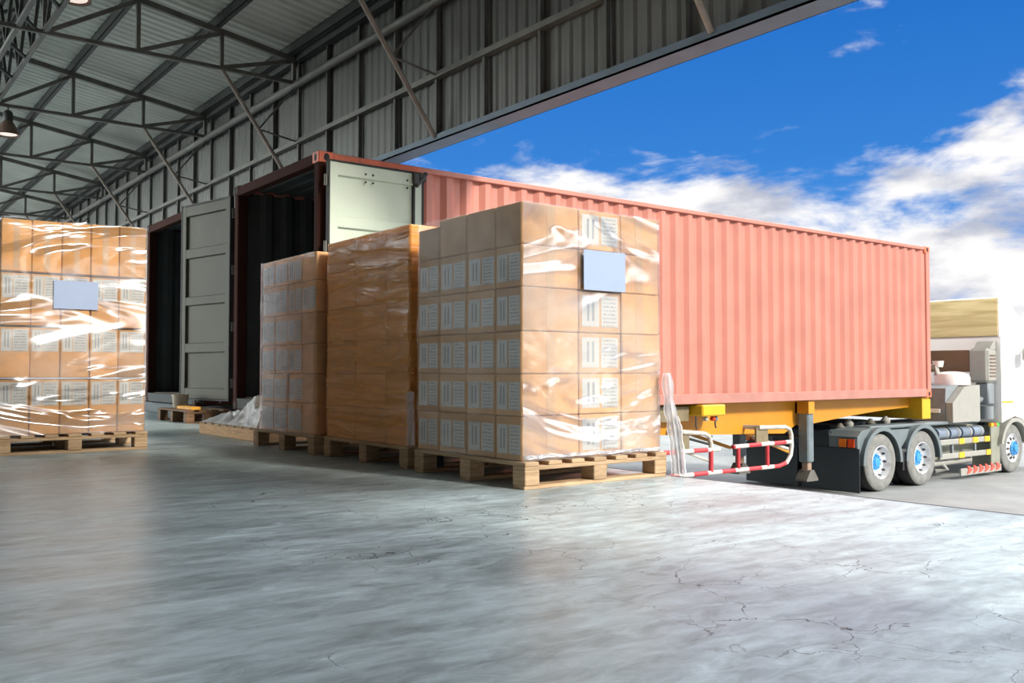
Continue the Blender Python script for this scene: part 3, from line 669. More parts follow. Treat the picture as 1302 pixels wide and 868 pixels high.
def container(X0, X1, Y0, Y1, Z0, Z1, mats, label, detail=True):
    t = thing('shipping_container', label, 'shipping container', (X0, Y0, Z0))
    side, rail, post, head = mats
    for nm, y, sg in (('side_panel', Y0 + 0.03, 1), ('side_panel', Y1 - 0.03, -1)):
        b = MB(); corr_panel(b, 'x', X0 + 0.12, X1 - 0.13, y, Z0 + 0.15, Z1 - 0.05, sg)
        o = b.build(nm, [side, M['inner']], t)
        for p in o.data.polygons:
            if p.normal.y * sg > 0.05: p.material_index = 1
    b = MB(); b.mi = 0; corr_panel(b, 'y', Y0 + 0.12, Y1 - 0.12, X1 - 0.03, Z0 + 0.15, Z1 - 0.08, -1); b.build('end_panel', M['shade_red'] if side is M['shade_red'] else side, t)
    # roof sheet and floor
    b = MB(); pts = []; x = X0 + 0.1
    while x < X1 - 0.3:
        for u, d in ((0, 0), (0.07, 0), (0.10, 0.02), (0.18, 0.02)): pts.append((x + u, d))
        x += 0.21
    b.sheet([[Vector((px, y, Z1 - 0.045 + d)) for px, d in pts] for y in (Y0 + 0.05, Y1 - 0.05)], 0.003, (0, 0, 1)); o = b.build('roof_panel', [M['bounce_grey'], M['inner']], t)
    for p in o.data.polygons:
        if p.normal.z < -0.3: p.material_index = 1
    b = MB(); b.box(X0 + 0.1, X1 - 0.1, Y0 + 0.06, Y1 - 0.06, Z0 + 0.12, Z0 + 0.15); b.build('floor_board', M['inner_floor'], t)
    for y0, y1 in ((Y0, Y0 + 0.06), (Y1 - 0.06, Y1)):
        b = MB(); b.box(X0 + 0.15, X1 - 0.15, y0, y1, Z1 - 0.065, Z1 - 0.005, 0.006); b.build('top_rail', post, t)
        b = MB(); b.box(X0 + 0.15, X1 - 0.15, y0 + (0.0 if y0 == Y0 else 0.01), y1, Z0 + 0.01, Z0 + 0.155, 0.006); b.build('bottom_rail', rail, t)
    for x0, x1, front in ((X0, X0 + 0.13, False), (X1 - 0.13, X1, True)):
        for y0, y1 in ((Y0, Y0 + 0.12), (Y1 - 0.12, Y1)):
            b = MB(); b.box(x0, x1, y0, y1, Z0 + 0.10, Z1 - 0.10, 0.012); b.build('corner_post', post if front else M['shade_red'], t)
            for z in (Z0, Z1 - 0.118):
                b = MB(); ex = 0.178; cx0 = x0 if not front else x1 - ex; cy0 = y0 - 0.004 if y0 == Y0 else y1 - 0.158
                b.box(cx0 - 0.003, cx0 + ex, cy0, cy0 + 0.162, z - 0.002, z + 0.122, 0.01)
                c = b.build('corner_casting', M['red_top'] if y0 == Y0 and z > 1 else (head if front else M['shade_red']), t)  # bright red on the shaded container's near top casting paints it lit
                b = MB(); zc = z + 0.06
                hole = [(0.030 * math.cos(a), 0.042 * math.sin(a)) for a in [2 * PI * k / 14 for k in range(14)]]
                b.prism([(cx0 + ex / 2 + p * 1.1, zc + q) for p, q in hole], 'y', (cy0 - 0.0025 if y0 == Y0 else cy0 + 0.160), (cy0 + 0.004 if y0 == Y0 else cy0 + 0.1645))
                b.prism([(cy0 + 0.08 + p, zc + q) for p, q in hole], 'x', (cx0 - 0.0055 if not front else cx0 + ex - 0.004), (cx0 + 0.004 if not front else cx0 + ex + 0.003))
                b.build('slot', M['rubber'], c)
    b = MB(); b.box(X0 + 0.0, X0 + 0.11, Y0 + 0.12, Y1 - 0.12, Z1 - 0.125, Z1 - 0.01, 0.006); b.build('door_header', M['shade_red'], t)
    b = MB(); b.box(X0 + 0.0, X0 + 0.11, Y0 + 0.12, Y1 - 0.12, Z0 + 0.01, Z0 + 0.145, 0.006); b.build('door_sill', M['rubber'], t)
    b = MB(); b.box(X1 - 0.10, X1, Y0 + 0.12, Y1 - 0.12, Z0 + 0.01, Z0 + 0.15, 0.006); b.box(X1 - 0.08, X1, Y0 + 0.12, Y1 - 0.12, Z1 - 0.11, Z1 - 0.01, 0.006); b.build('end_beam', post, t)
    if detail:   # short lifting plates on the top rail near the door corner
        b = MB(); b.box(X0 + 0.175, X0 + 1.25, Y0 - 0.005, Y0 + 0.075, Z1 - 0.11, Z1 - 0.012, 0.006); b.build('rail_plate', head, t)
    return t

CX0, CX1, CY0, CY1, CZ0, CZ1 = 4.20, 16.66, 8.90, 11.34, 0.15, 2.97
C1 = container(CX0, CX1, CY0, CY1, CZ0, CZ1, (M['red'], M['red_rail'], M['red'], M['red_top']), 'long salmon red corrugated shipping container on the yellow trailer behind the carton stacks')
# camera-side door leaf folded right back along the side; far leaf swung open to the left
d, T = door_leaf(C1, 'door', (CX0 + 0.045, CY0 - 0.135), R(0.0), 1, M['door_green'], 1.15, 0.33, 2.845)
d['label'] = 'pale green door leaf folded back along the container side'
b = MB(); b.box(1.035, 1.06, -0.004, 0.03, 0.33, 2.84, 0, T); b.build('seal_strip', M['rubber'], d)
b = MB(); b.box(1.02, 1.09, -0.05, 0.0, 2.72, 2.85, 0.01, T); b.box(1.10, 1.20, -0.03, 0.03, 2.76, 2.86, 0.012, T); b.tube([T @ Vector((1.06, -0.03, 2.70)), T @ Vector((1.20, -0.01, 2.86))], 0.025, 8); b.build('cam_lock', M['steel_dark'], d)
b = MB()
for u in (0.44, 0.53, 0.96):
    for z in (2.67, 2.755): b.lathe(T @ Vector((u, 0.001, z)), T.to_3x3() @ Vector((0, -1, 0)), [(0.012, -0.004), (0.013, 0.006), (0.008, 0.009)], 8)
b.build('bolt', M['steel_dark'], d)
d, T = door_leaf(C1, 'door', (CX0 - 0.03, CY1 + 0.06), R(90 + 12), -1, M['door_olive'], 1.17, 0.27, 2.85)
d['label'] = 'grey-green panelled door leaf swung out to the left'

C2 = container(CX0, CX1 - 1, 12.76, 15.20, CZ0, CZ1, (M['shade_red'],) * 4, 'dull dark red open container in the shade between the left stack and grey-green door', False)
# trailer chassis under the second container (rear beam only is in view)
def trailer_rear(Y0, label):
    t = thing('trailer_chassis', label, 'trailer', (4.4, Y0, GROUND))
    for y in (Y0 + 0.55, Y0 + 1.8):
        b = MB(); b.box(4.4, 14.0, y - 0.06, y + 0.06, -0.28, 0.14); b.build('main_beam', M['steel_dark'], t)
    b = MB(); b.box(4.3, 4.5, Y0 - 0.25, Y0 + 3.0, -0.30, 0.146, 0.01); b.build('rear_beam', M['flap'], t)
    for y in (Y0 + 0.4, Y0 + 2.0):
        for x in (6.2, 7.5): wheel(t, x, y, GROUND + 0.5, dual=True, face=-1 if y < Y0 + 1 else 1, plain=True)
    return t

# ------------------------------------------------------------------ wheels
def wheel(t, x, y, z, dual=False, face=-1, plain=False, front=False, Rr=0.508):
    """truck wheel; y = outer face, axis along Y, outer side towards face*Y"""
    wdt = 0.30; f = face
    w = MB(); o = (x, y, z); ax = (0, f, 0)
    prof = [(0.285, -0.015), (0.33, -0.004), (0.40, 0.0), (0.455, -0.008), (0.495, -0.03), (Rr, -0.055), (Rr, -wdt + 0.05), (0.49, -wdt + 0.02), (0.40, -wdt), (0.29, -wdt)]
    w.lathe(o, ax, prof, 48, ring=True)
    ty = w.build('tyre', [M['tyre'], M['tread']], t, True)
    for p in ty.data.polygons:
        c = p.center; rr = math.hypot(c.x + ty.location.x + world_loc(t).x - x, c.z + world_loc(t).z - z)
        if rr > 0.485 or p.normal.y * f < -0.3: p.material_index = 1
    if dual:
        w = MB(); w.lathe((x, y - f * 0.33, z), ax, [(0.29, 0), (0.40, 0.0), (0.495, -0.03), (Rr, -0.055), (Rr, -0.25), (0.40, -0.29), (0.29, -0.29)], 36, ring=True); w.build('inner_tyre', M['tread'], t, True)
    w = MB()
    if front: pr = [(0.292, -0.03), (0.30, -0.005), (0.285, 0.0), (0.265, -0.03), (0.22, -0.02), (0.15, 0.015), (0.12, 0.02)]
    else: pr = [(0.292, -0.03), (0.30, -0.005), (0.285, 0.0), (0.262, -0.04), (0.235, -0.11), (0.15, -0.13), (0.12, -0.13)]
    w.lathe(o, ax, pr, 40, caps=(False, True)); rim = w.build('rim', M['rim'], t, True)
    if not plain:
        w = MB()
        for k in range(10):   # hand holes of the disc
            a = 2 * PI * k / 10; rc = 0.205 if front else 0.242
            hh = (-0.008 if front else -0.092); c, s_ = math.cos(a), math.sin(a)
            for_ = []
            pc = Vector((x + rc * c, y + f * (hh + 0.004), z + rc * s_)); rad = Vector((c, 0, s_)); tan = Vector((-s_, 0, c)); axv = Vector((0, f, 0))
            slope = axv * (0.32 if front else 0.93) * (1 if not front else -1) + rad * (0.35 if not front else 0.94)
            slope = (rad * 0.37 + axv * 0.93) if not front else (rad * 0.95 - axv * 0.25)
            nn = tan.cross(slope).normalized()
            ring = [pc + tan * 0.020 * math.cos(q) + slope * 0.034 * math.sin(q) for q in [2 * PI * i / 10 for i in range(10)]]
            w.add([p + nn * 0.008 for p in ring] + [p - nn * 0.008 for p in ring], [tuple(range(10)), tuple(range(19, 9, -1))] + [(i, (i + 1) % 10, 10 + (i + 1) % 10, 10 + i) for i in range(10)])
        w.build('hand_hole', M['slot'], rim)
    w = MB(); h0 = 0.02 if front else -0.13
    w.lathe(o, ax, [(0.150, h0 - 0.01), (0.150, h0 + 0.015), (0.135, h0 + 0.025), (0.085, h0 + 0.03), (0.075, h0 + 0.055), (0.05, h0 + 0.065), (0.02, h0 + 0.067)], 24)
    hub = w.build('hub', M['hub'], t, True)
    w = MB()
    for k in range(10):
        a = 2 * PI * (k + 0.5) / 10; w.lathe((x + 0.118 * math.cos(a), y, z + 0.118 * math.sin(a)), ax, [(0.014, h0), (0.014, h0 + 0.045), (0.008, h0 + 0.05)], 6)
    w.build('wheel_nut', M['hub'], hub)

# ------------------------------------------------------------------ yellow trailer
def yellow_trailer():
    t = thing('container_trailer', 'yellow skeletal trailer with red and white side guards under the salmon container', 'trailer', (4.5, 9.2, GROUND))
    for y in (9.22, 10.9):
        b = MB(); poly = [(4.45, 0.14), (13.05, 0.14), (13.05, -0.20), (12.6, -0.38), (10.2, -0.31), (8.6, -0.24), (4.45, -0.10)]
        b.prism(poly, 'y', y, y + 0.10); b.box(4.45, 13.05, y - 0.02, y + 0.16, 0.115, 0.145); b.build('main_beam', M['yellow'], t)
        b = MB(); b.prism([(13.08, 0.14), (16.55, 0.14), (16.55, -0.04), (15.6, -0.075), (14.6, -0.14), (13.7, -0.22), (13.08, -0.27)], 'y', y, y + 0.10); b.build('gooseneck', M['yellow'], t)
    for x in (4.55, 7.0, 12.88):
        b = MB(); b.box(x, x + 0.16, 8.95, 11.3, -0.06, 0.145); b.build('cross_bolster', M['yellow'], t)
    b = MB(); b.box(16.45, 16.75, 8.97, 11.28, -0.26, 0.148, 0.01); b.box(16.665, 16.75, 8.97, 9.12, 0.10, 0.148, 0.01); b.build('front_bolster', M['yellow_bright'], t)
    b = MB(); b.box(9.5, 10.12, 9.05, 9.22, -0.09, 0.12); b.build('recess_shade', M['tan'], t)  # dark plate painting the shadow recess under the container
    b = MB(); b.box(10.16, 10.67, 8.82, 9.2, -0.02, 0.147, 0.02); k = b.build('control_box', M['yellow_bright'], t)
    for x, m_ in ((10.34, M['guard_white']), (10.50, M['lampred']), (10.56, M['tank'])):
        b = MB(); b.lathe((x, 8.90, -0.065), (0, -1, 0), [(0.03, -0.06), (0.032, 0.0), (0.02, 0.012)], 14); b.box(x - 0.012, x + 0.012, 8.90, 8.96, -0.07, -0.01); b.build('air_coupling', m_, k, True)
    for x in (10.10, 10.52):
        b = MB(); b.tube([(x, 8.90, -0.01), (x, 8.90, -0.16), (x + 0.02, 8.90, -0.20)], 0.012, 6); b.build('hook', M['steel_dark'], k)
    # landing legs
    for y in (8.98, 10.35):
        b = MB(); b.box(12.90, 13.07, y, y + 0.19, -0.86, -0.04, 0.02); leg = b.build('landing_leg', M['leg_grey'], t)
        b = MB(); b.box(12.93, 13.04, y + 0.03, y + 0.15, -1.10, -0.86, 0.01); b.build('inner_leg', M['leg_brown'], leg)
        b = MB(); b.prism([(12.94, -0.98), (13.03, -0.98), (13.14, -1.13), (13.14, -1.16), (12.83, -1.16), (12.83, -1.13)], 'y', y - 0.02, y + 0.20); b.build('foot', M['steel'], leg)
        b = MB(); b.box(12.88, 13.06, y + 0.19, y + 0.23, -0.06, 0.12); b.build('leg_bracket', M['yellow'], leg)
    b = MB(); b.tube([(12.97, 9.2, -0.45), (12.97, 10.4, -0.45)], 0.03, 8); b.build('cross_shaft', M['steel_dark'], t)
    b = MB(); b.beam((12.74, 9.2, -0.7), (11.6, 9.3, -0.3), 0.05, 0.05); b.beam((12.74, 10.45, -0.7), (11.3, 10.5, -0.3), 0.05, 0.05); b.build('stay', M['yellow'], t)
    # side guards
    Y = 8.95
    b = MB(); b.tube([(8.7, Y, -0.853), (12.09, Y, -0.856), (12.29, Y, -0.81), (12.39, Y, -0.70), (12.42, Y, -0.55), (12.41, Y, -0.38)], 0.034, 10); b.tube([(10.97, Y, -0.502), (12.39, Y, -0.49)], 0.034, 10)
    g1 = b.build('side_guard', M['stripe'], t, True)
    b = MB(); b.tube([(12.41, Y, -0.38), (12.37, Y, -0.29), (12.25, Y, -0.25), (11.60, Y, -0.235), (11.58, 9.25, -0.235)], 0.034, 10); b.tube([(11.75, 9.2, -0.40), (12.32, Y, -0.60)], 0.028, 8); b.build('guard_bracket', M['guard_white'], g1, True)
    for x in (11.10, 11.80):
        b = MB(); b.tube([(x, Y, -0.50), (x, Y, -0.855)], 0.031, 10); b.build('guard_post', M['guard_red'], g1, True)
    b = MB(); b.box(11.55, 11.84, Y + 0.01, Y + 0.05, -0.47, -0.23, 0.004); b.build('guard_plate', M['tan'], g1)
    b = MB(); b.tube([(8.7, Y, -0.508), (10.67, Y, -0.52)], 0.034, 10); g2 = b.build('side_guard', M['stripe'], t, True)
    b = MB(); b.tube([(9.85, 9.25, -0.235), (9.87, Y, -0.235), (10.34, Y, -0.275), (10.44, Y, -0.32), (10.48, Y, -0.42), (10.48, Y, -0.52)], 0.034, 10); b.tube([(9.95, Y + 0.05, -0.52), (10.46, Y + 0.03, -0.68)], 0.02, 8); b.build('guard_bracket', M['guard_white'], g2, True)
    for x in (9.12, 9.84, 10.48):
        b = MB(); b.tube([(x, Y, -0.51), (x, Y, -0.853)], 0.034, 10); b.build('guard_post', M['guard_red'], g2, True)
    b = MB(); b.box(9.84, 10.03, Y + 0.01, Y + 0.05, -0.50, -0.23, 0.004); b.build('guard_plate', M['tan'], g2)
    # rear bogie
    for x in (6.1, 7.4):
        for y, f in ((9.0, -1), (11.2, 1)): wheel(t, x, y, GROUND + 0.508, True, f, True)
        b = MB(); b.tube([(x, 9.1, GROUND + 0.508), (x, 11.1, GROUND + 0.508)], 0.07, 10); b.build('axle', M['steel_dark'], t, True)
    b = MB(); b.tube([(8.9, 9.6, -0.5), (9.9, 9.6, -0.5)], 0.16, 20); b.build('air_tank', M['greybox_dark'], t, True)
    b = MB(); b.tube([(10.2, 9.3, -0.33), (10.6, 9.1, -0.45), (10.9, 9.3, -0.36)], 0.02, 6); b.build('air_hose', M['rubber'], t, True)
    return t
yellow_trailer()
trailer_rear(12.8, 'dark trailer chassis rear under the shaded container at left')

# ------------------------------------------------------------------ tractor unit
def tractor():
    t = thing('tractor_unit', 'white articulated lorry cab unit with blue hubs coupled ahead of the salmon container', 'truck', (17.0, 8.9, GROUND))
    zc = GROUND + 0.508
    for y in (9.55, 10.65):
        b = MB(); b.box(14.3, 21.3, y - 0.05, y + 0.05, -0.66, -0.40); b.build('frame_rail', M['flap'], t)
    for x in (14.95, 16.33):
        wheel(t, x, 8.91, zc, True, -1); wheel(t, x, 11.29, zc, True, 1, True)
        b = MB(); b.tube([(x, 9.1, zc), (x, 11.1, zc)], 0.09, 10); b.build('axle', M['steel_dark'], t, True)
    wheel(t, 19.93, 8.92, zc, False, -1, front=True); wheel(t, 19.93, 11.28, zc, False, 1, True, front=True)
    b = MB(); b.tube([(19.93, 9.1, zc), (19.93, 11.1, zc)], 0.07, 10); b.build('axle', M['steel_dark'], t, True)
    # rear fenders: rolled arches
    for x in (14.95, 16.33):
        for y0, y1 in ((8.88, 9.55), (10.65, 11.32)):
            b = MB(); ro, ri = 0.615, 0.595; N = 22; a0, a1 = (R(-2), R(182))
            for a_, r_o, r_i, ya, yb in ((0, ro, ri, y0, y1), (0, ro + 0.012, ro - 0.06, y0 - 0.012 if y0 < 10 else y1, y0 + 0.01 if y0 < 10 else y1 + 0.012)):
                pts = [(x + r_o * math.cos(a0 + (a1 - a0) * k / N), zc + r_o * math.sin(a0 + (a1 - a0) * k / N)) for k in range(N + 1)] + [(x + r_i * math.cos(a1 - (a1 - a0) * k / N), zc + r_i * math.sin(a1 - (a1 - a0) * k / N)) for k in range(N + 1)]
                m = len(pts); vs = [(p[0], ya, p[1]) for p in pts] + [(p[0], yb, p[1]) for p in pts]
                fs = []
                for k in range(N):
                    q = m - 1 - k
                    fs += [(k, k + 1, q - 1, q), (m + k, m + q, m + q - 1, m + k + 1), (k, m + k, m + k + 1, k + 1), (q, q - 1, m + q - 1, m + q)]
                fs += [(0, m - 1, 2 * m - 1, m), (N, m + N, m + N + 1, N + 1)]
                b.add(vs, fs)
            b.build('fender', M['fender'], t, True)
    # infill between arches and rear body behind the tail lamps
    for y0, y1 in ((8.95, 9.5), (10.7, 11.28)):
        b = MB(); b.prism([(15.42, -0.60), (15.63, -0.78), (15.84, -0.60), (15.95, -0.42), (15.31, -0.42)], 'y', y0, y1); b.build('fender_infill', M['fender'], t)
        b = MB(); b.prism([(14.27, -0.72), (14.27, -0.50), (14.40, -0.40), (14.72, -0.36), (14.48, -0.55), (14.34, -0.80)], 'y', y0, y1); b.build('fender_tail', M['fender'], t)
    b = MB(); b.tube([(15.63, 8.90, -0.80), (15.63, 8.90, -1.15)], 0.02, 8); b.box(15.56, 15.72, 8.88, 8.94, -0.83, -0.77, 0.01); b.build('fender_stay', M['steel_dark'], t)
    b = MB(); b.box(14.27, 14.34, 9.5, 10.7, -0.75, -0.42, 0.01); b.build('rear_cross_member', M['flap'], t)
    for y0, y1 in ((8.9, 10.05), (10.15, 11.3)):
        b = MB(); b.box(14.245, 14.262, y0, y1, -1.455, -0.70, 0.005); b.build('mud_flap', M['flap'], t)
    for y0 in (8.95, 11.0):
        b = MB(); b.box(14.20, 14.27, y0, y0 + 0.32, -0.69, -0.53, 0.015); lp = b.build('tail_lamp', M['rubber'], t)
        b = MB(); b.box(14.188, 14.20, y0 + 0.01, y0 + 0.14, -0.68, -0.54, 0.004); b.build('red_lens', M['lampred'], lp)
        b = MB(); b.box(14.188, 14.20, y0 + 0.165, y0 + 0.31, -0.68, -0.54, 0.004); b.build('orange_lens', M['lamporange'], lp)
    # fifth wheel, catwalk and clutter between the rails
    b = MB(); b.lathe((15.6, 10.1, -0.36), (0, 0, 1), [(0.48, 0), (0.50, 0.04), (0.46, 0.07)], 28); b.box(14.7, 16.5, 9.75, 10.45, -0.42, -0.34, 0.02); b.build('fifth_wheel', M['flap'], t, True)
    b = MB(); b.box(14.75, 18.7, 9.0, 9.35, -0.40, -0.335, 0.02); b.build('catwalk', M['fender'], t)
    for x, y, z, m_ in ((14.6, 9.5, -0.33, M['steel']), (14.95, 9.55, -0.27, M['greybox']), (15.5, 9.45, -0.28, M['steel']), (16.0, 9.45, -0.25, M['greybox'])):
        b = MB(); b.lathe((x, y, z - 0.1), (0, 0, 1), [(0.08, 0), (0.09, 0.06), (0.05, 0.11), (0.03, 0.14)], 14); b.build('valve_fitting', m_, t, True)
    # cab
    X = 19.35; Y0, Y1 = 8.86, 11.34
    b = MB()
    b.prism([(X, -0.42), (X, 1.36), (X + 0.25, 1.42), (21.2, 1.42), (21.55, 1.2), (21.75, 0.35), (21.8, -0.9), (20.62, -0.9), (20.55, -0.55), (20.25, -0.36), (19.93, -0.30), (19.60, -0.36)], 'y', Y0, Y1)
    cab = b.build('cab', M['white'], t)
    b = MB(); b.prism([(X - 0.02, 1.34), (X - 0.02, 2.15), (X + 0.02, 2.17), (X + 0.35, 2.10), (X + 0.95, 1.75), (X + 1.75, 1.45), (X + 1.75, 1.36)], 'y', Y0 + 0.02, Y1 - 0.02); b.build('roof_fairing', M['white'], t)
    b = MB(); b.box(X - 0.045, X - 0.02, Y0 + 0.04, Y1 - 0.04, 1.36, 2.14, 0.005); b.build('fairing_back', M['beige'], t)
    b = MB(); b.box(X - 0.035, X - 0.02, Y0 + 0.04, Y1 - 0.04, 1.345, 1.43, 0.004); b.build('fairing_lip', M['greybox'], t)
    b = MB(); b.box(X - 0.012, X + 0.01, 9.50, 10.70, 0.62, 1.08, 0.01); b.build('rear_window', M['cabglass'], cab)
    b = MB(); b.box(20.38, 20.95, Y0 - 0.006, Y0 + 0.01, 0.45, 1.15, 0.01); b.build('side_window', M['cabglass'], cab)
    b = MB(); b.box(19.70, 19.712, Y0 - 0.004, Y0, -0.25, 1.25); b.box(21.02, 21.032, Y0 - 0.004, Y0, -0.25, 1.25); b.box(20.55, 20.70, Y0 - 0.03, Y0, 0.12, 0.17, 0.008); b.build('cab_door', M['greybox_dark'], cab)
    b = MB(); b.box(X + 0.02, 19.86, Y0 - 0.006, Y0, -0.02, 0.02); b.build('yellow_stripe', M['yellow_bright'], cab)
    b = MB(); b.box(20.0, 20.3, Y0 - 0.30, Y0 - 0.12, 0.85, 1.08, 0.03); b.tube([(20.4, Y0, 1.1), (20.2, Y0 - 0.2, 1.1), (20.2, Y0 - 0.2, 1.0)], 0.02, 6); b.build('wing_mirror', M['greybox'], cab)
    # front arch
    b = MB(); N = 18; pts = [(19.93 + 0.66 * math.cos(R(12) + R(156) * k / N), zc + 0.64 * math.sin(R(12) + R(156) * k / N)) for k in range(N + 1)] + [(19.93 + 0.57 * math.cos(R(168) - R(156) * k / N), zc + 0.56 * math.sin(R(168) - R(156) * k / N)) for k in range(N + 1)]
    m = 2 * N + 2; vs = [(p[0], 8.84, p[1]) for p in pts] + [(p[0], 9.3, p[1]) for p in pts]; fs = []
    for k in range(N):
        q = m - 1 - k; fs += [(k, k + 1, q - 1, q), (m + k, m + q, m + q - 1, m + k + 1), (k, m + k, m + k + 1, k + 1), (q, q - 1, m + q - 1, m + q)]
    fs += [(0, m - 1, 2 * m - 1, m), (N, m + N, m + N + 1, N + 1)]
    b.add(vs, fs); b.build('front_fender', M['greybox'], t, True)
    # snorkel / air intake with louvres on the back corner
    b = MB(); b.box(X - 0.42, X - 0.02, 8.93, 9.32, 0.40, 1.10, 0.05); b.prism([(X - 0.30, 1.08), (X - 0.02, 1.08), (X - 0.02, 1.25), (X - 0.12, 1.25)], 'y', 8.95, 9.28); ik = b.build('air_intake', M['greybox'], t)
    for k in range(7):
        b = MB(); b.box(X - 0.33, X - 0.10, 8.915, 8.935, 0.52 + k * 0.07, 0.55 + k * 0.07, 0.004); b.build('louvre', M['lamp_shade'], ik)
    b = MB(); b.box(X - 0.32, X - 0.05, 8.97, 9.25, -0.05, 0.40, 0.03); b.tube([(X - 0.2, 9.1, 0.1), (X - 0.5, 9.2, 0.0), (X - 0.55, 9.3, -0.25)], 0.07, 12); b.build('intake_duct', M['greybox_dark'], t, True)
    b = MB(); b.tube([(X - 0.25, 9.05, -0.08), (X - 0.25, 9.05, -0.34)], 0.13, 18); b.build('filter_canister', M['greybox_dark'], t, True)
    # covers behind the cab
    b = MB(); b.prism([(17.48, -0.36), (18.56, -0.36), (18.56, 0.36), (17.95, 0.33), (17.48, 0.02)], 'y', 8.92, 9.06); b.build('battery_cover', M['greybox'], t)
    b = MB(); b.prism([(17.45, -0.34), (18.5, -0.34), (18.5, 0.38), (17.75, 0.36), (17.50, 0.30)], 'y', 9.07, 9.75); bc = b.build('battery_box', M['greybox_dark'], t)
    b = MB(); b.box(17.42, 17.455, 9.15, 9.5, -0.18, -0.10, 0.005); b.build('number_strip', M['white'], bc)
    b = MB(); b.lathe((18.2, 9.3, 0.36), (0, 0, 1), [(0.34, 0.0), (0.34, 0.14), (0.30, 0.22), (0.18, 0.26), (0.05, 0.27)], 28); b.build('white_tank', M['white'], t, True)
    b = MB(); b.tube([(18.0, 9.5, 0.55), (18.0, 9.5, 0.72), (18.1, 10.2, 0.74), (18.3, 10.9, 0.72)], 0.06, 12); b.tube([(18.0, 9.45, 0.2), (18.05, 10.1, 0.35), (18.2, 10.8, 0.30)], 0.09, 12); b.build('exhaust_pipe', M['greybox'], t, True)
    b = MB(); b.box(17.9, 18.9, 9.8, 10.6, -0.30, 0.25, 0.04); b.build('engine_cover', M['greybox_dark'], t)
    b = MB(); b.tube([(18.05, 9.5, 0.72), (18.05, 9.5, 0.84)], [0.09, 0.11], 14); b.build('white_cap', M['white'], t, True)
    # side tanks, rails, reflectors
    for k in range(4):
        x0 = 17.12 + k * 0.46; b = MB(); b.tube([(x0, 9.12, -0.58), (x0 + 0.40, 9.12, -0.58)], 0.115, 20); tk = b.build('air_tank', M['tank'], t, True)
        b = MB(); b.tube([(x0 + 0.30, 9.12, -0.58), (x0 + 0.34, 9.12, -0.58)], 0.121, 20); b.build('tank_band', M['greybox'], tk, True)
    for z, xs in ((-0.73, (17.75, 18.30, 18.78)), (-1.00, (17.75, 18.85))):
        b = MB(); b.box(17.05, 19.22, 8.95, 9.0, z - 0.055, z + 0.05, 0.012); rl = b.build('side_rail', M['greybox'], t)
        for x in xs:
            b = MB(); b.box(x, x + 0.21, 8.938, 8.952, z - 0.055, z + 0.055, 0.004); b.build('amber_reflector', M['amber'], rl)
    for x in (17.55, 18.45):
        b = MB(); b.box(x, x + 0.05, 8.98, 9.03, -1.0, -0.70); b.build('rail_post', M['greybox_dark'], t)
    b = MB(); b.box(17.05, 19.1, 9.25, 9.5, -1.1, -0.45); b.build('chassis_box', M['skirt'], t)
    b = MB(); b.tube([(16.95, 9.1, -1.13), (18.45, 9.1, -1.13)], 0.065, 14); b.tube([(17.3, 9.1, -1.1), (17.45, 9.05, -1.25), (17.3, 9.2, -1.3)], 0.05, 10); b.build('exhaust_silencer', M['greybox'], t, True)
    b = MB(); b.box(19.02, 19.40, 8.93, 8.97, -1.40, -0.49, 0.01); b.box(19.38, 19.40, 8.93, 9.5, -1.40, -0.49); b.build('side_skirt', M['skirt'], t)
    b = MB(); b.box(17.72, 19.38, 8.90, 8.93, -1.40, -1.26, 0.004); cb = b.build('chevron_board', M['greybox'], t)
    for k in range(6):
        x = 17.95 + k * 0.235; b = MB(); zc2 = -1.285
        b.prism([(x, zc2 + 0.075), (x + 0.09, zc2 + 0.055), (x + 0.21, zc2 - 0.01), (x + 0.09, zc2 - 0.075), (x, zc2 - 0.085), (x + 0.05, zc2 - 0.01)], 'y', 8.885, 8.901); b.build('red_chevron', M['chev'], cb)
    for x, m_ in ((19.03, M['amber']), (19.15, M['lampred']), (19.27, M['greenlamp'])):
        b = MB(); b.box(x, x + 0.11, 8.92, 8.99, -0.49, -0.42, 0.01); b.build('marker_lamp', m_, t)
    return t
tractor()

# ------------------------------------------------------------------ pallets
def make_pallet(name, label, x0, y0, lx, ly, mat, group='wooden pallets on the dock', h=0.145, nb=7):
    t = thing(name, label, 'pallet', (x0, y0, 0), group)
    xs = (x0, x0 + lx / 2 - 0.05, x0 + lx - 0.10); ys = (y0, y0 + ly / 2 - 0.055, y0 + ly - 0.11)
    for y in ys:
        b = MB(); b.box(x0, x0 + lx, y + 0.005, y + 0.105, 0, 0.020, 0.003); b.build('skid_board', mat, t)
        b = MB(); b.box(x0, x0 + lx, y, y + 0.11, h - 0.044, h - 0.022, 0.003); b.build('stringer_board', mat, t)
        for x in xs:
            b = MB(); b.box(x, x + 0.10, y + random.uniform(-0.003, 0.003), y + 0.11, 0.020, h - 0.044, 0.004); b.build('block', mat, t)
    bw = 0.095; gap = (lx - nb * bw) / (nb - 1)
    for k in range(nb):
        x = x0 + k * (bw + gap); b = MB(); b.box(x, x + bw, y0 - random.uniform(0, 0.006), y0 + ly, h - 0.022, h, 0.003); b.build('deck_board', mat, t)
    return t
make_pallet('wooden_pallet', 'pale pine pallet under the tallest front carton stack beside the dock edge', 3.005, 3.835, 1.085, 1.13, M['pallet'])
make_pallet('wooden_pallet', 'pale pine pallet under the plain brown film wrapped stack in the middle', 3.03, 5.085, 1.07, 1.22, M['pallet'])
make_pallet('wooden_pallet', 'pale pine pallet under the lowest labelled carton stack at the back of the row', 2.99, 6.385, 1.07, 1.20, M['pallet'])
make_pallet('wooden_pallet', 'pale pine pallet under the amber carton stack at the left edge', 1.07, 7.715, 1.085, 1.10, M['pallet'])
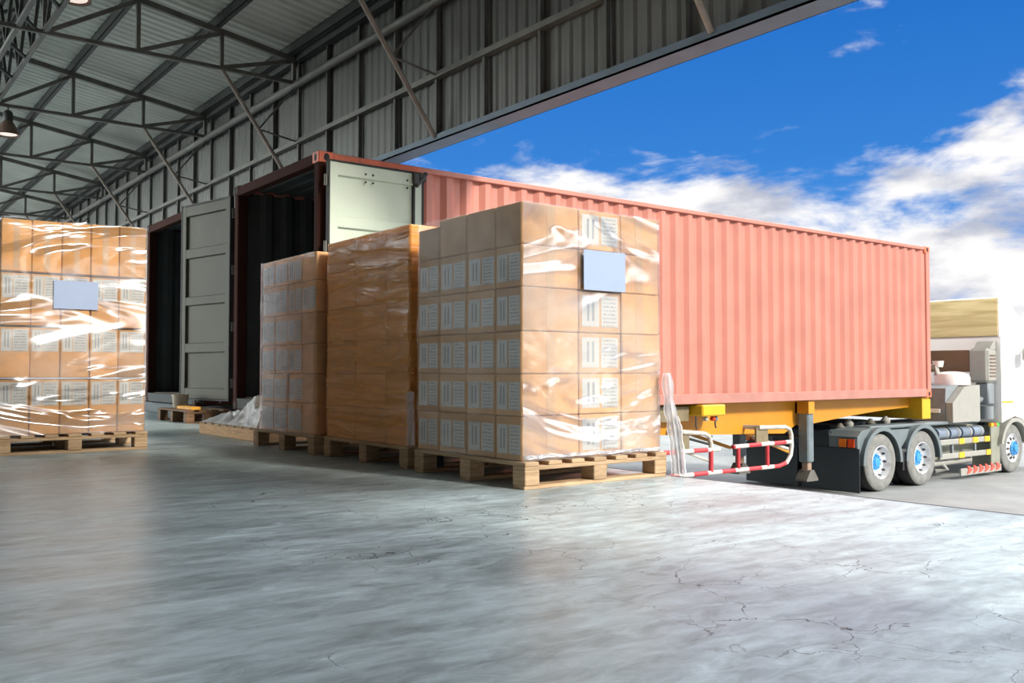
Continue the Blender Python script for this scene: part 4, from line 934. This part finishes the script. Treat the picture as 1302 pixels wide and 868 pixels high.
b = MB(); b.prism([(5.0 - 1.86, 4.985), (3.14, 5.06), (3.22, 5.06), (3.24, 4.985)], 'z', 0.0, 0.13); tag(b.build('black_block', M['rubber'], None, local=(3.18, 5.02, 0)), 'black block on the floor between the front pallet and middle pallet', 'block')  # plain black prism in the gap between the two pallets

# ------------------------------------------------------------------ cartons
num = ['bottom', 'second', 'third', 'fourth', 'fifth', 'top']
def label_sheet(parent, cx, cy, cz, w_, h_, face, mat, ang=0.0, name='shipping_label'):
    """thin sheet, built in its own XZ plane facing -Y; face 'x' turns it to face -X"""
    b = MB(); b.box(-w_ / 2, w_ / 2, -0.0012, 0.0, -h_ / 2, h_ / 2)
    o = b.build(name, mat, parent, local=(0, 0, 0)); pl = world_loc(parent)
    o.location = Vector((cx, cy, cz)) - pl; o.rotation_euler = (0, ang, -PI / 2 if face == 'x' else 0)
    return o
def carton(x0, x1, y0, y1, z0, z1, mat, label, group, bev=0.006):
    c = Vector(((x0 + x1) / 2, (y0 + y1) / 2, z0)); j = lambda: random.uniform(-0.003, 0.003)
    b = MB(); a, d = j(), j(); g = 0.0025
    b.box(x0 + g + a, x1 - g + a, y0 + g + d, y1 - g + d, z0 + 0.001, z1 - 0.002, bev)
    o = b.build('carton', mat, None, local=c); tag(o, label, 'carton', group)
    return o, a, d
def row_words(k, n):
    return 'bottom row' if k == 0 else ('top row' if k == n - 1 else {1: 'second row up', 2: 'third row up', 3: 'fourth row up', 4: 'fifth row up'}[k])

# front stack (tallest in view, beside the dock edge)
zA = [0.146, 0.388, 0.617, 0.850, 1.092, 1.323, 1.553]
yA = [3.885, 4.125, 4.41, 4.705, 4.945]; xA = [3.02, 3.435, 3.765, 4.085]
colA = ['at the corner', 'second from the corner', 'third from the corner', 'at the far end']
for k in range(6):
    z0, z1 = zA[k], zA[k + 1]; h_ = z1 - z0; rw = row_words(k, 6)
    for i in range(4):
        y0, y1 = yA[i], yA[i + 1]
        zt = z1 - (0.012 * i if k == 5 and i >= 3 else 0)
        if i == 0: lab = f'kraft carton at the near corner of the front stack, {rw}'
        else: lab = f"kraft carton on the front stack's shaded left face, {rw}, {colA[i]}"
        o, a, d = carton(xA[0], xA[1], y0, y1, z0, zt, M['cartA'], lab, 'cartons of the front stack')
        if k < 5:
            w_ = (y1 - y0); lw = w_ * 0.40; lh = h_ * 0.66
            for s_, m_ in ((0.265, 'text'), (0.715, 'bars')):
                if i == 0 and False: continue
                # on this face larger Y is further left in view
                label_sheet(o, xA[0] + 0.0025 + a - 0.0006, y0 + w_ * (s_) + d, z0 + h_ * 0.47, lw, lh, 'x', M[m_])
        if i == 0:
            b = MB(); b.box((xA[0] + xA[1]) / 2 - 0.03, (xA[0] + xA[1]) / 2 + 0.03, y0 + 0.0015 + d, y0 + 0.0035 + d, z0 + 0.008, z1 - 0.01); b.build('packing_tape', M['tape'], o)
    for j in (1, 2):
        lab = f"kraft carton on the front stack's bright right face, {rw}, {'middle' if j == 1 else 'right'} column"
        o, a, d = carton(xA[j], xA[j + 1], yA[0], yA[4], z0, z1, M['cartA'], lab, 'cartons of the front stack')
        if j == 1:
            w_ = xA[2] - xA[1]
            for s_, m_ in ((0.27, 'bars'), (0.72, 'text')):
                label_sheet(o, xA[1] + w_ * s_ + a, yA[0] + 0.0025 + d - 0.0006, z0 + h_ * 0.52, w_ * 0.40, h_ * 0.74, 'y', M[m_])
        else:
            b = MB(); b.box((xA[2] + xA[3]) / 2 - 0.04, (xA[2] + xA[3]) / 2 + 0.02, yA[0] + 0.0015 + d, yA[0] + 0.0035 + d, z0 + 0.008, z1 - 0.01); b.build('packing_tape', M['tape'], o)

# middle stack, plain
zB = [0.146, 0.38, 0.615, 0.85, 1.09, 1.36, 1.59]; yB = [5.105, 5.42, 5.86, 6.295]
for k in range(6):
    for i in range(3):
        lab = f"plain brown carton of the middle stack, {row_words(k, 6)}, {['nearest column', 'centre column', 'farthest column'][i]}"
        carton(3.055, 4.09, yB[i], yB[i + 1], zB[k], zB[k + 1], M['cartB'], lab, 'cartons of the middle stack')
# back stack
zC = [0.146, 0.385, 0.615, 0.845, 1.085, 1.33, 1.545]; yC = [6.40, 6.66, 6.93, 7.19, 7.45]
for k in range(6):
    z0, z1 = zC[k], zC[k + 1]
    for i in range(4):
        lab = f"brown carton of the low back stack, {row_words(k, 6)}, {['nearest column', 'second column', 'third column', 'farthest column'][i]}"
        jx = random.uniform(-0.008, 0.008)
        o, a, d = carton(3.01 + jx, 4.05, yC[i], yC[i + 1], z0, z1, M['cartC'], lab, 'cartons of the back stack')
        if not (i == 0 and k not in (4,)):
            w_ = yC[i + 1] - yC[i]
            for s_, m_ in ((0.26, 'text'), (0.72, 'bars')):
                label_sheet(o, 3.01 + jx + 0.0025 + a - 0.0006, yC[i] + w_ * s_ + d, z0 + (z1 - z0) * 0.45, w_ * 0.42, (z1 - z0) * 0.7, 'x', M[m_])
# left stack
zD = [0.146, 0.580, 0.978, 1.388, 1.805]; NX = 5; xD = [1.085 + (2.14 - 1.085) * i / NX for i in range(NX + 1)]
for k in range(4):
    z0, z1 = zD[k], zD[k + 1]
    for i in range(NX):
        rwD = ['bottom row', 'second row up', 'third row up', 'top row'][k]
        lab = f"amber carton of the left stack, {rwD}, {['at the picture edge', 'second from the left', 'middle column', 'fourth from the left', 'at the right end'][i]}"
        o, a, d = carton(xD[i], xD[i + 1], 7.755, 8.78, z0, z1 - (0.004 * (NX - i) if k == 3 else 0.012), M['cartD'], lab, 'cartons of the left stack')
        if k < 3:
            w_ = xD[i + 1] - xD[i]; hh = z1 - z0
            for s_, m_, q in ((0.24, 'bars', 0.34), (0.68, 'text', 0.50)):
                label_sheet(o, xD[i] + w_ * s_ + a, 7.755 + 0.0025 + d - 0.0006, z0 + hh * 0.72, w_ * q, hh * 0.42, 'y', M[m_])
        else:
            b = MB(); b.box(xD[i] + 0.085, xD[i] + 0.13, 7.755 + 0.0015 + d, 7.755 + 0.0035 + d, z0 + 0.02, z1 - 0.03); b.build('packing_tape', M['tape'], o)

# ------------------------------------------------------------------ stretch film
def wrap(label, x0, x1, y0, y1, z0, z1, off, amp, mat, seed, freq=3.0, sag=0.0):
    """film pulled tight around a stack: a ring of fine mesh with creases"""
    t = thing('stretch_film', label, 'plastic film', ((x0 + x1) / 2, (y0 + y1) / 2, z0), 'clear film around the stacks')
    x0 -= off; x1 += off; y0 -= off; y1 += off; step = 0.035
    path = []
    def seg(p, q):
        L = math.hypot(q[0] - p[0], q[1] - p[1]); n_ = max(2, int(L / step))
        for i in range(n_): path.append((p[0] + (q[0] - p[0]) * i / n_, p[1] + (q[1] - p[1]) * i / n_))
    r = 0.012
    cs = [(x0 + r, y0), (x1 - r, y0), (x1, y0 + r), (x1, y1 - r), (x1 - r, y1), (x0 + r, y1), (x0, y1 - r), (x0, y0 + r)]
    for i in range(8): seg(cs[i], cs[(i + 1) % 8])
    cx, cy = (x0 + x1) / 2, (y0 + y1) / 2
    nz = max(8, int((z1 - z0) / step)); rings = []
    for j in range(nz + 1):
        z = z0 + (z1 - z0) * j / nz; ring = []
        for (px, py) in path:
            nx = (1 if px >= x1 - 1e-6 else -1 if px <= x0 + 1e-6 else 0); ny = (1 if py >= y1 - 1e-6 else -1 if py <= y0 + 1e-6 else 0)
            v = mnoise.noise(Vector((px * freq + seed, py * freq - z * freq * 0.6, z * freq * 2.1))) + 0.5 * mnoise.noise(Vector((px * freq * 3 + seed, py * freq * 3, z * freq * 6)))
            dd = amp * max(0.0, v)
            ring.append(Vector((px + nx * dd, py + ny * dd, z)))
        ring.append(ring[0].copy()); rings.append(ring)
    b = MB(); b.sheet(rings); sk = b.build('film_skin', mat, t, True)
    if isinstance(mat, (list, tuple)):
        for p in sk.data.polygons:
            if p.center.x + world_loc(t).x < x0 + amp + 0.012 and abs(p.normal.x) > 0.5: p.material_index = 1
    return t
def tail(b, pts, w_, seed):
    """gathered strip of film hanging along pts"""
    pts = [Vector(p) for p in pts]; N = 40; grid = []
    for j in range(N + 1):
        u = j / N * (len(pts) - 1); i = min(int(u), len(pts) - 2); p = pts[i].lerp(pts[i + 1], u - i); row = []
        ww = w_ * (0.6 + 0.7 * abs(mnoise.noise(Vector((seed, j * 0.13, 0)))) + 0.35 * j / N)
        for k in range(9):
            s_ = (k / 8 - 0.5) * ww
            dx = 0.03 * math.sin(k * 2.3 + seed + 0.6 * mnoise.noise(Vector((seed, j * 0.2, k)))) + 0.015 * mnoise.noise(Vector((j * 0.5, k * 1.3, seed)))
            row.append(p + Vector((s_ * 0.7, -s_ * 0.7, 0)) + Vector((dx * 0.7, dx * 0.7, 0.01 * mnoise.noise(Vector((k, j, seed))))))
        grid.append(row)
    b.sheet(grid)
def hem(parent, p0, p1, r, mat, seed, name='bunched_hem'):
    p0, p1 = Vector(p0), Vector(p1); pts = []; rs = []
    for i in range(46):
        t_ = i / 45; q = p0.lerp(p1, t_); pts.append(q + Vector((0, 0, 0.010 * mnoise.noise(Vector((t_ * 9, seed, 0))))))
        rs.append(r * (0.55 + 0.75 * abs(mnoise.noise(Vector((t_ * 14, seed, 3))))))
    b = MB(); b.tube(pts, rs, 9); return b.build(name, mat, parent, True)

fA = wrap('glossy clear film wrapped around the tallest front carton stack', 3.02, 4.085, 3.885, 4.945, 0.145, 1.555, 0.007, 0.012, [M['filmA'], M['filmside']], 1.0)
hem(fA, (3.03, 3.868, 0.168), (4.06, 3.868, 0.165), 0.016, M['filmheap'], 2.0)
b = MB(); tail(b, [(4.09, 3.832, 0.62), (4.105, 3.825, 0.42), (4.13, 3.815, 0.25), (4.14, 3.80, 0.10), (4.135, 3.79, 0.012)], 0.075, 5.0)
tail(b, [(4.15, 3.82, 0.36), (4.165, 3.81, 0.30), (4.17, 3.80, 0.15), (4.165, 3.78, 0.02), (4.10, 3.75, 0.012)], 0.055, 8.0)
tag(b.build('film_tail', M['filmtail'], None, True, local=(4.13, 3.84, 0)), 'gathered white film tail hanging to the floor at the front pallet right end', 'plastic film', 'loose film tails')
fB = wrap('tight wrinkled film around the plain brown middle stack', 3.055, 4.09, 5.105, 6.295, 0.145, 1.585, 0.007, 0.014, M['filmB'], 7.0, 2.2)
b = MB(); tail(b, [(3.03, 5.055, 0.50), (3.025, 5.045, 0.38), (3.03, 5.045, 0.25), (3.025, 5.045, 0.155)], 0.05, 9.0)
tag(b.build('film_tail', M['filmtail'], None, True, local=(3.045, 5.06, 0.15)), 'twisted film tail on the near corner of the plain brown middle stack', 'plastic film', 'loose film tails')
fC = wrap('clear film around the low back stack of labelled cartons', 3.00, 4.06, 6.40, 7.45, 0.145, 1.54, 0.009, 0.008, M['filmC'], 13.0)
fD = wrap('shiny clear film with bright glare around the amber left stack', 1.085, 2.14, 7.755, 8.78, 0.145, 1.80, 0.007, 0.012, M['filmD'], 19.0)

# paper sheets tucked on the film
def sheet_thing(cx, cy, cz, w_, h_, label):
    b = MB(); b.box(-w_ / 2, w_ / 2, -0.0015, 0.0, -h_ / 2, h_ / 2); o = b.build('delivery_note', M['sheet'], None, local=(0, 0, 0)); o.location = (cx, cy, cz)
    tag(o, label, 'paper sheet'); return o
sheet_thing(3.612, 3.862, 1.207, 0.325, 0.228, 'pale blue paper sheet stuck on the bright face of the front stack')
sheet_thing(1.61, 7.742, 1.225, 0.32, 0.22, 'pale blue paper sheet stuck on the amber left stack')

# ------------------------------------------------------------------ low platform with crumpled film, back pallets
t = thing('low_pallet', 'low flat wooden pallet covered with crumpled clear film behind the back stack', 'pallet', (3.15, 7.85, 0))
b = MB(); b.box(3.14, 3.17, 7.84, 9.42, 0.0, 0.10, 0.004); b.build('side_plank', M['crate'], t)
b = MB(); b.box(4.05, 4.08, 7.84, 9.42, 0.0, 0.10, 0.004); b.build('side_plank', M['crate'], t)
for k in range(8):
    y = 7.84 + k * 0.2; b = MB(); b.box(3.14, 4.08, y, y + 0.17, 0.10, 0.118, 0.003); b.build('deck_board', M['pallet'], t)
for y in (7.84, 8.58, 9.31):
    b = MB(); b.box(3.172, 4.048, y, y + 0.10, 0.0, 0.10, 0.004); b.build('bearer', M['pallet'], t)
def heap(label, x0, x1, y0, y1, z, amp, seed):
    N, Mv = 44, 56; grid = []
    for i in range(N + 1):
        row = []
        for j in range(Mv + 1):
            u, v = i / N, j / Mv; p = Vector((u * 5 + seed, v * 7, seed))
            ridge = 1 - abs(mnoise.noise(p * 1.1)) * 2.0; fine = 1 - abs(mnoise.noise(p * 3.2)) * 2
            e = min(u, 1 - u, v, 1 - v); e = min(1, e * 7)
            bulge = math.exp(-((v - 0.12) ** 2) / 0.16) * 1.0 + 0.35
            hgt = max(0.0, e * amp * bulge * (0.55 + 0.45 * ridge + 0.22 * fine))
            row.append(Vector((x0 + (x1 - x0) * u + 0.02 * mnoise.noise(p * 2 + Vector((9, 0, 0))), y0 + (y1 - y0) * v + 0.02 * mnoise.noise(p * 2), z + 0.003 + hgt)))
        grid.append(row)
    b = MB(); b.sheet(grid); return tag(b.build('film_heap', M['filmpile'], None, True, local=((x0 + x1) / 2, (y0 + y1) / 2, z)), label, 'plastic film')
heap('crumpled heap of clear film lying on the low flat pallet', 3.15, 4.06, 7.88, 9.40, 0.118, 0.21, 3.3)

make_pallet('wooden_pallet', 'dark worn pallet lying in front of the grey-green container door', 3.56, 11.15, 0.55, 1.15, M['pallet_old'], h=0.16, nb=4)
b = MB(); b.lathe((3.80, 12.15, 0.161), (0, 0, 1), [(0.085, 0), (0.09, 0.01), (0.105, 0.15), (0.11, 0.16), (0.11, 0.17), (0.10, 0.17), (0.095, 0.155), (0.08, 0.02)], 24, caps=(True, True))
bk = b.build('bucket', M['bucket'], None, True, local=(3.80, 12.15, 0.161)); tag(bk, 'small beige bucket standing on the dark worn pallet', 'bucket')
b = MB(); b.box(3.62, 3.74, 11.16, 11.72, 0.161, 0.20, 0.006); tag(b.build('yellow_board', M['yellow_board'], None, local=(3.68, 11.4, 0.161)), 'yellow orange board lying on the dark worn pallet under the door', 'board')
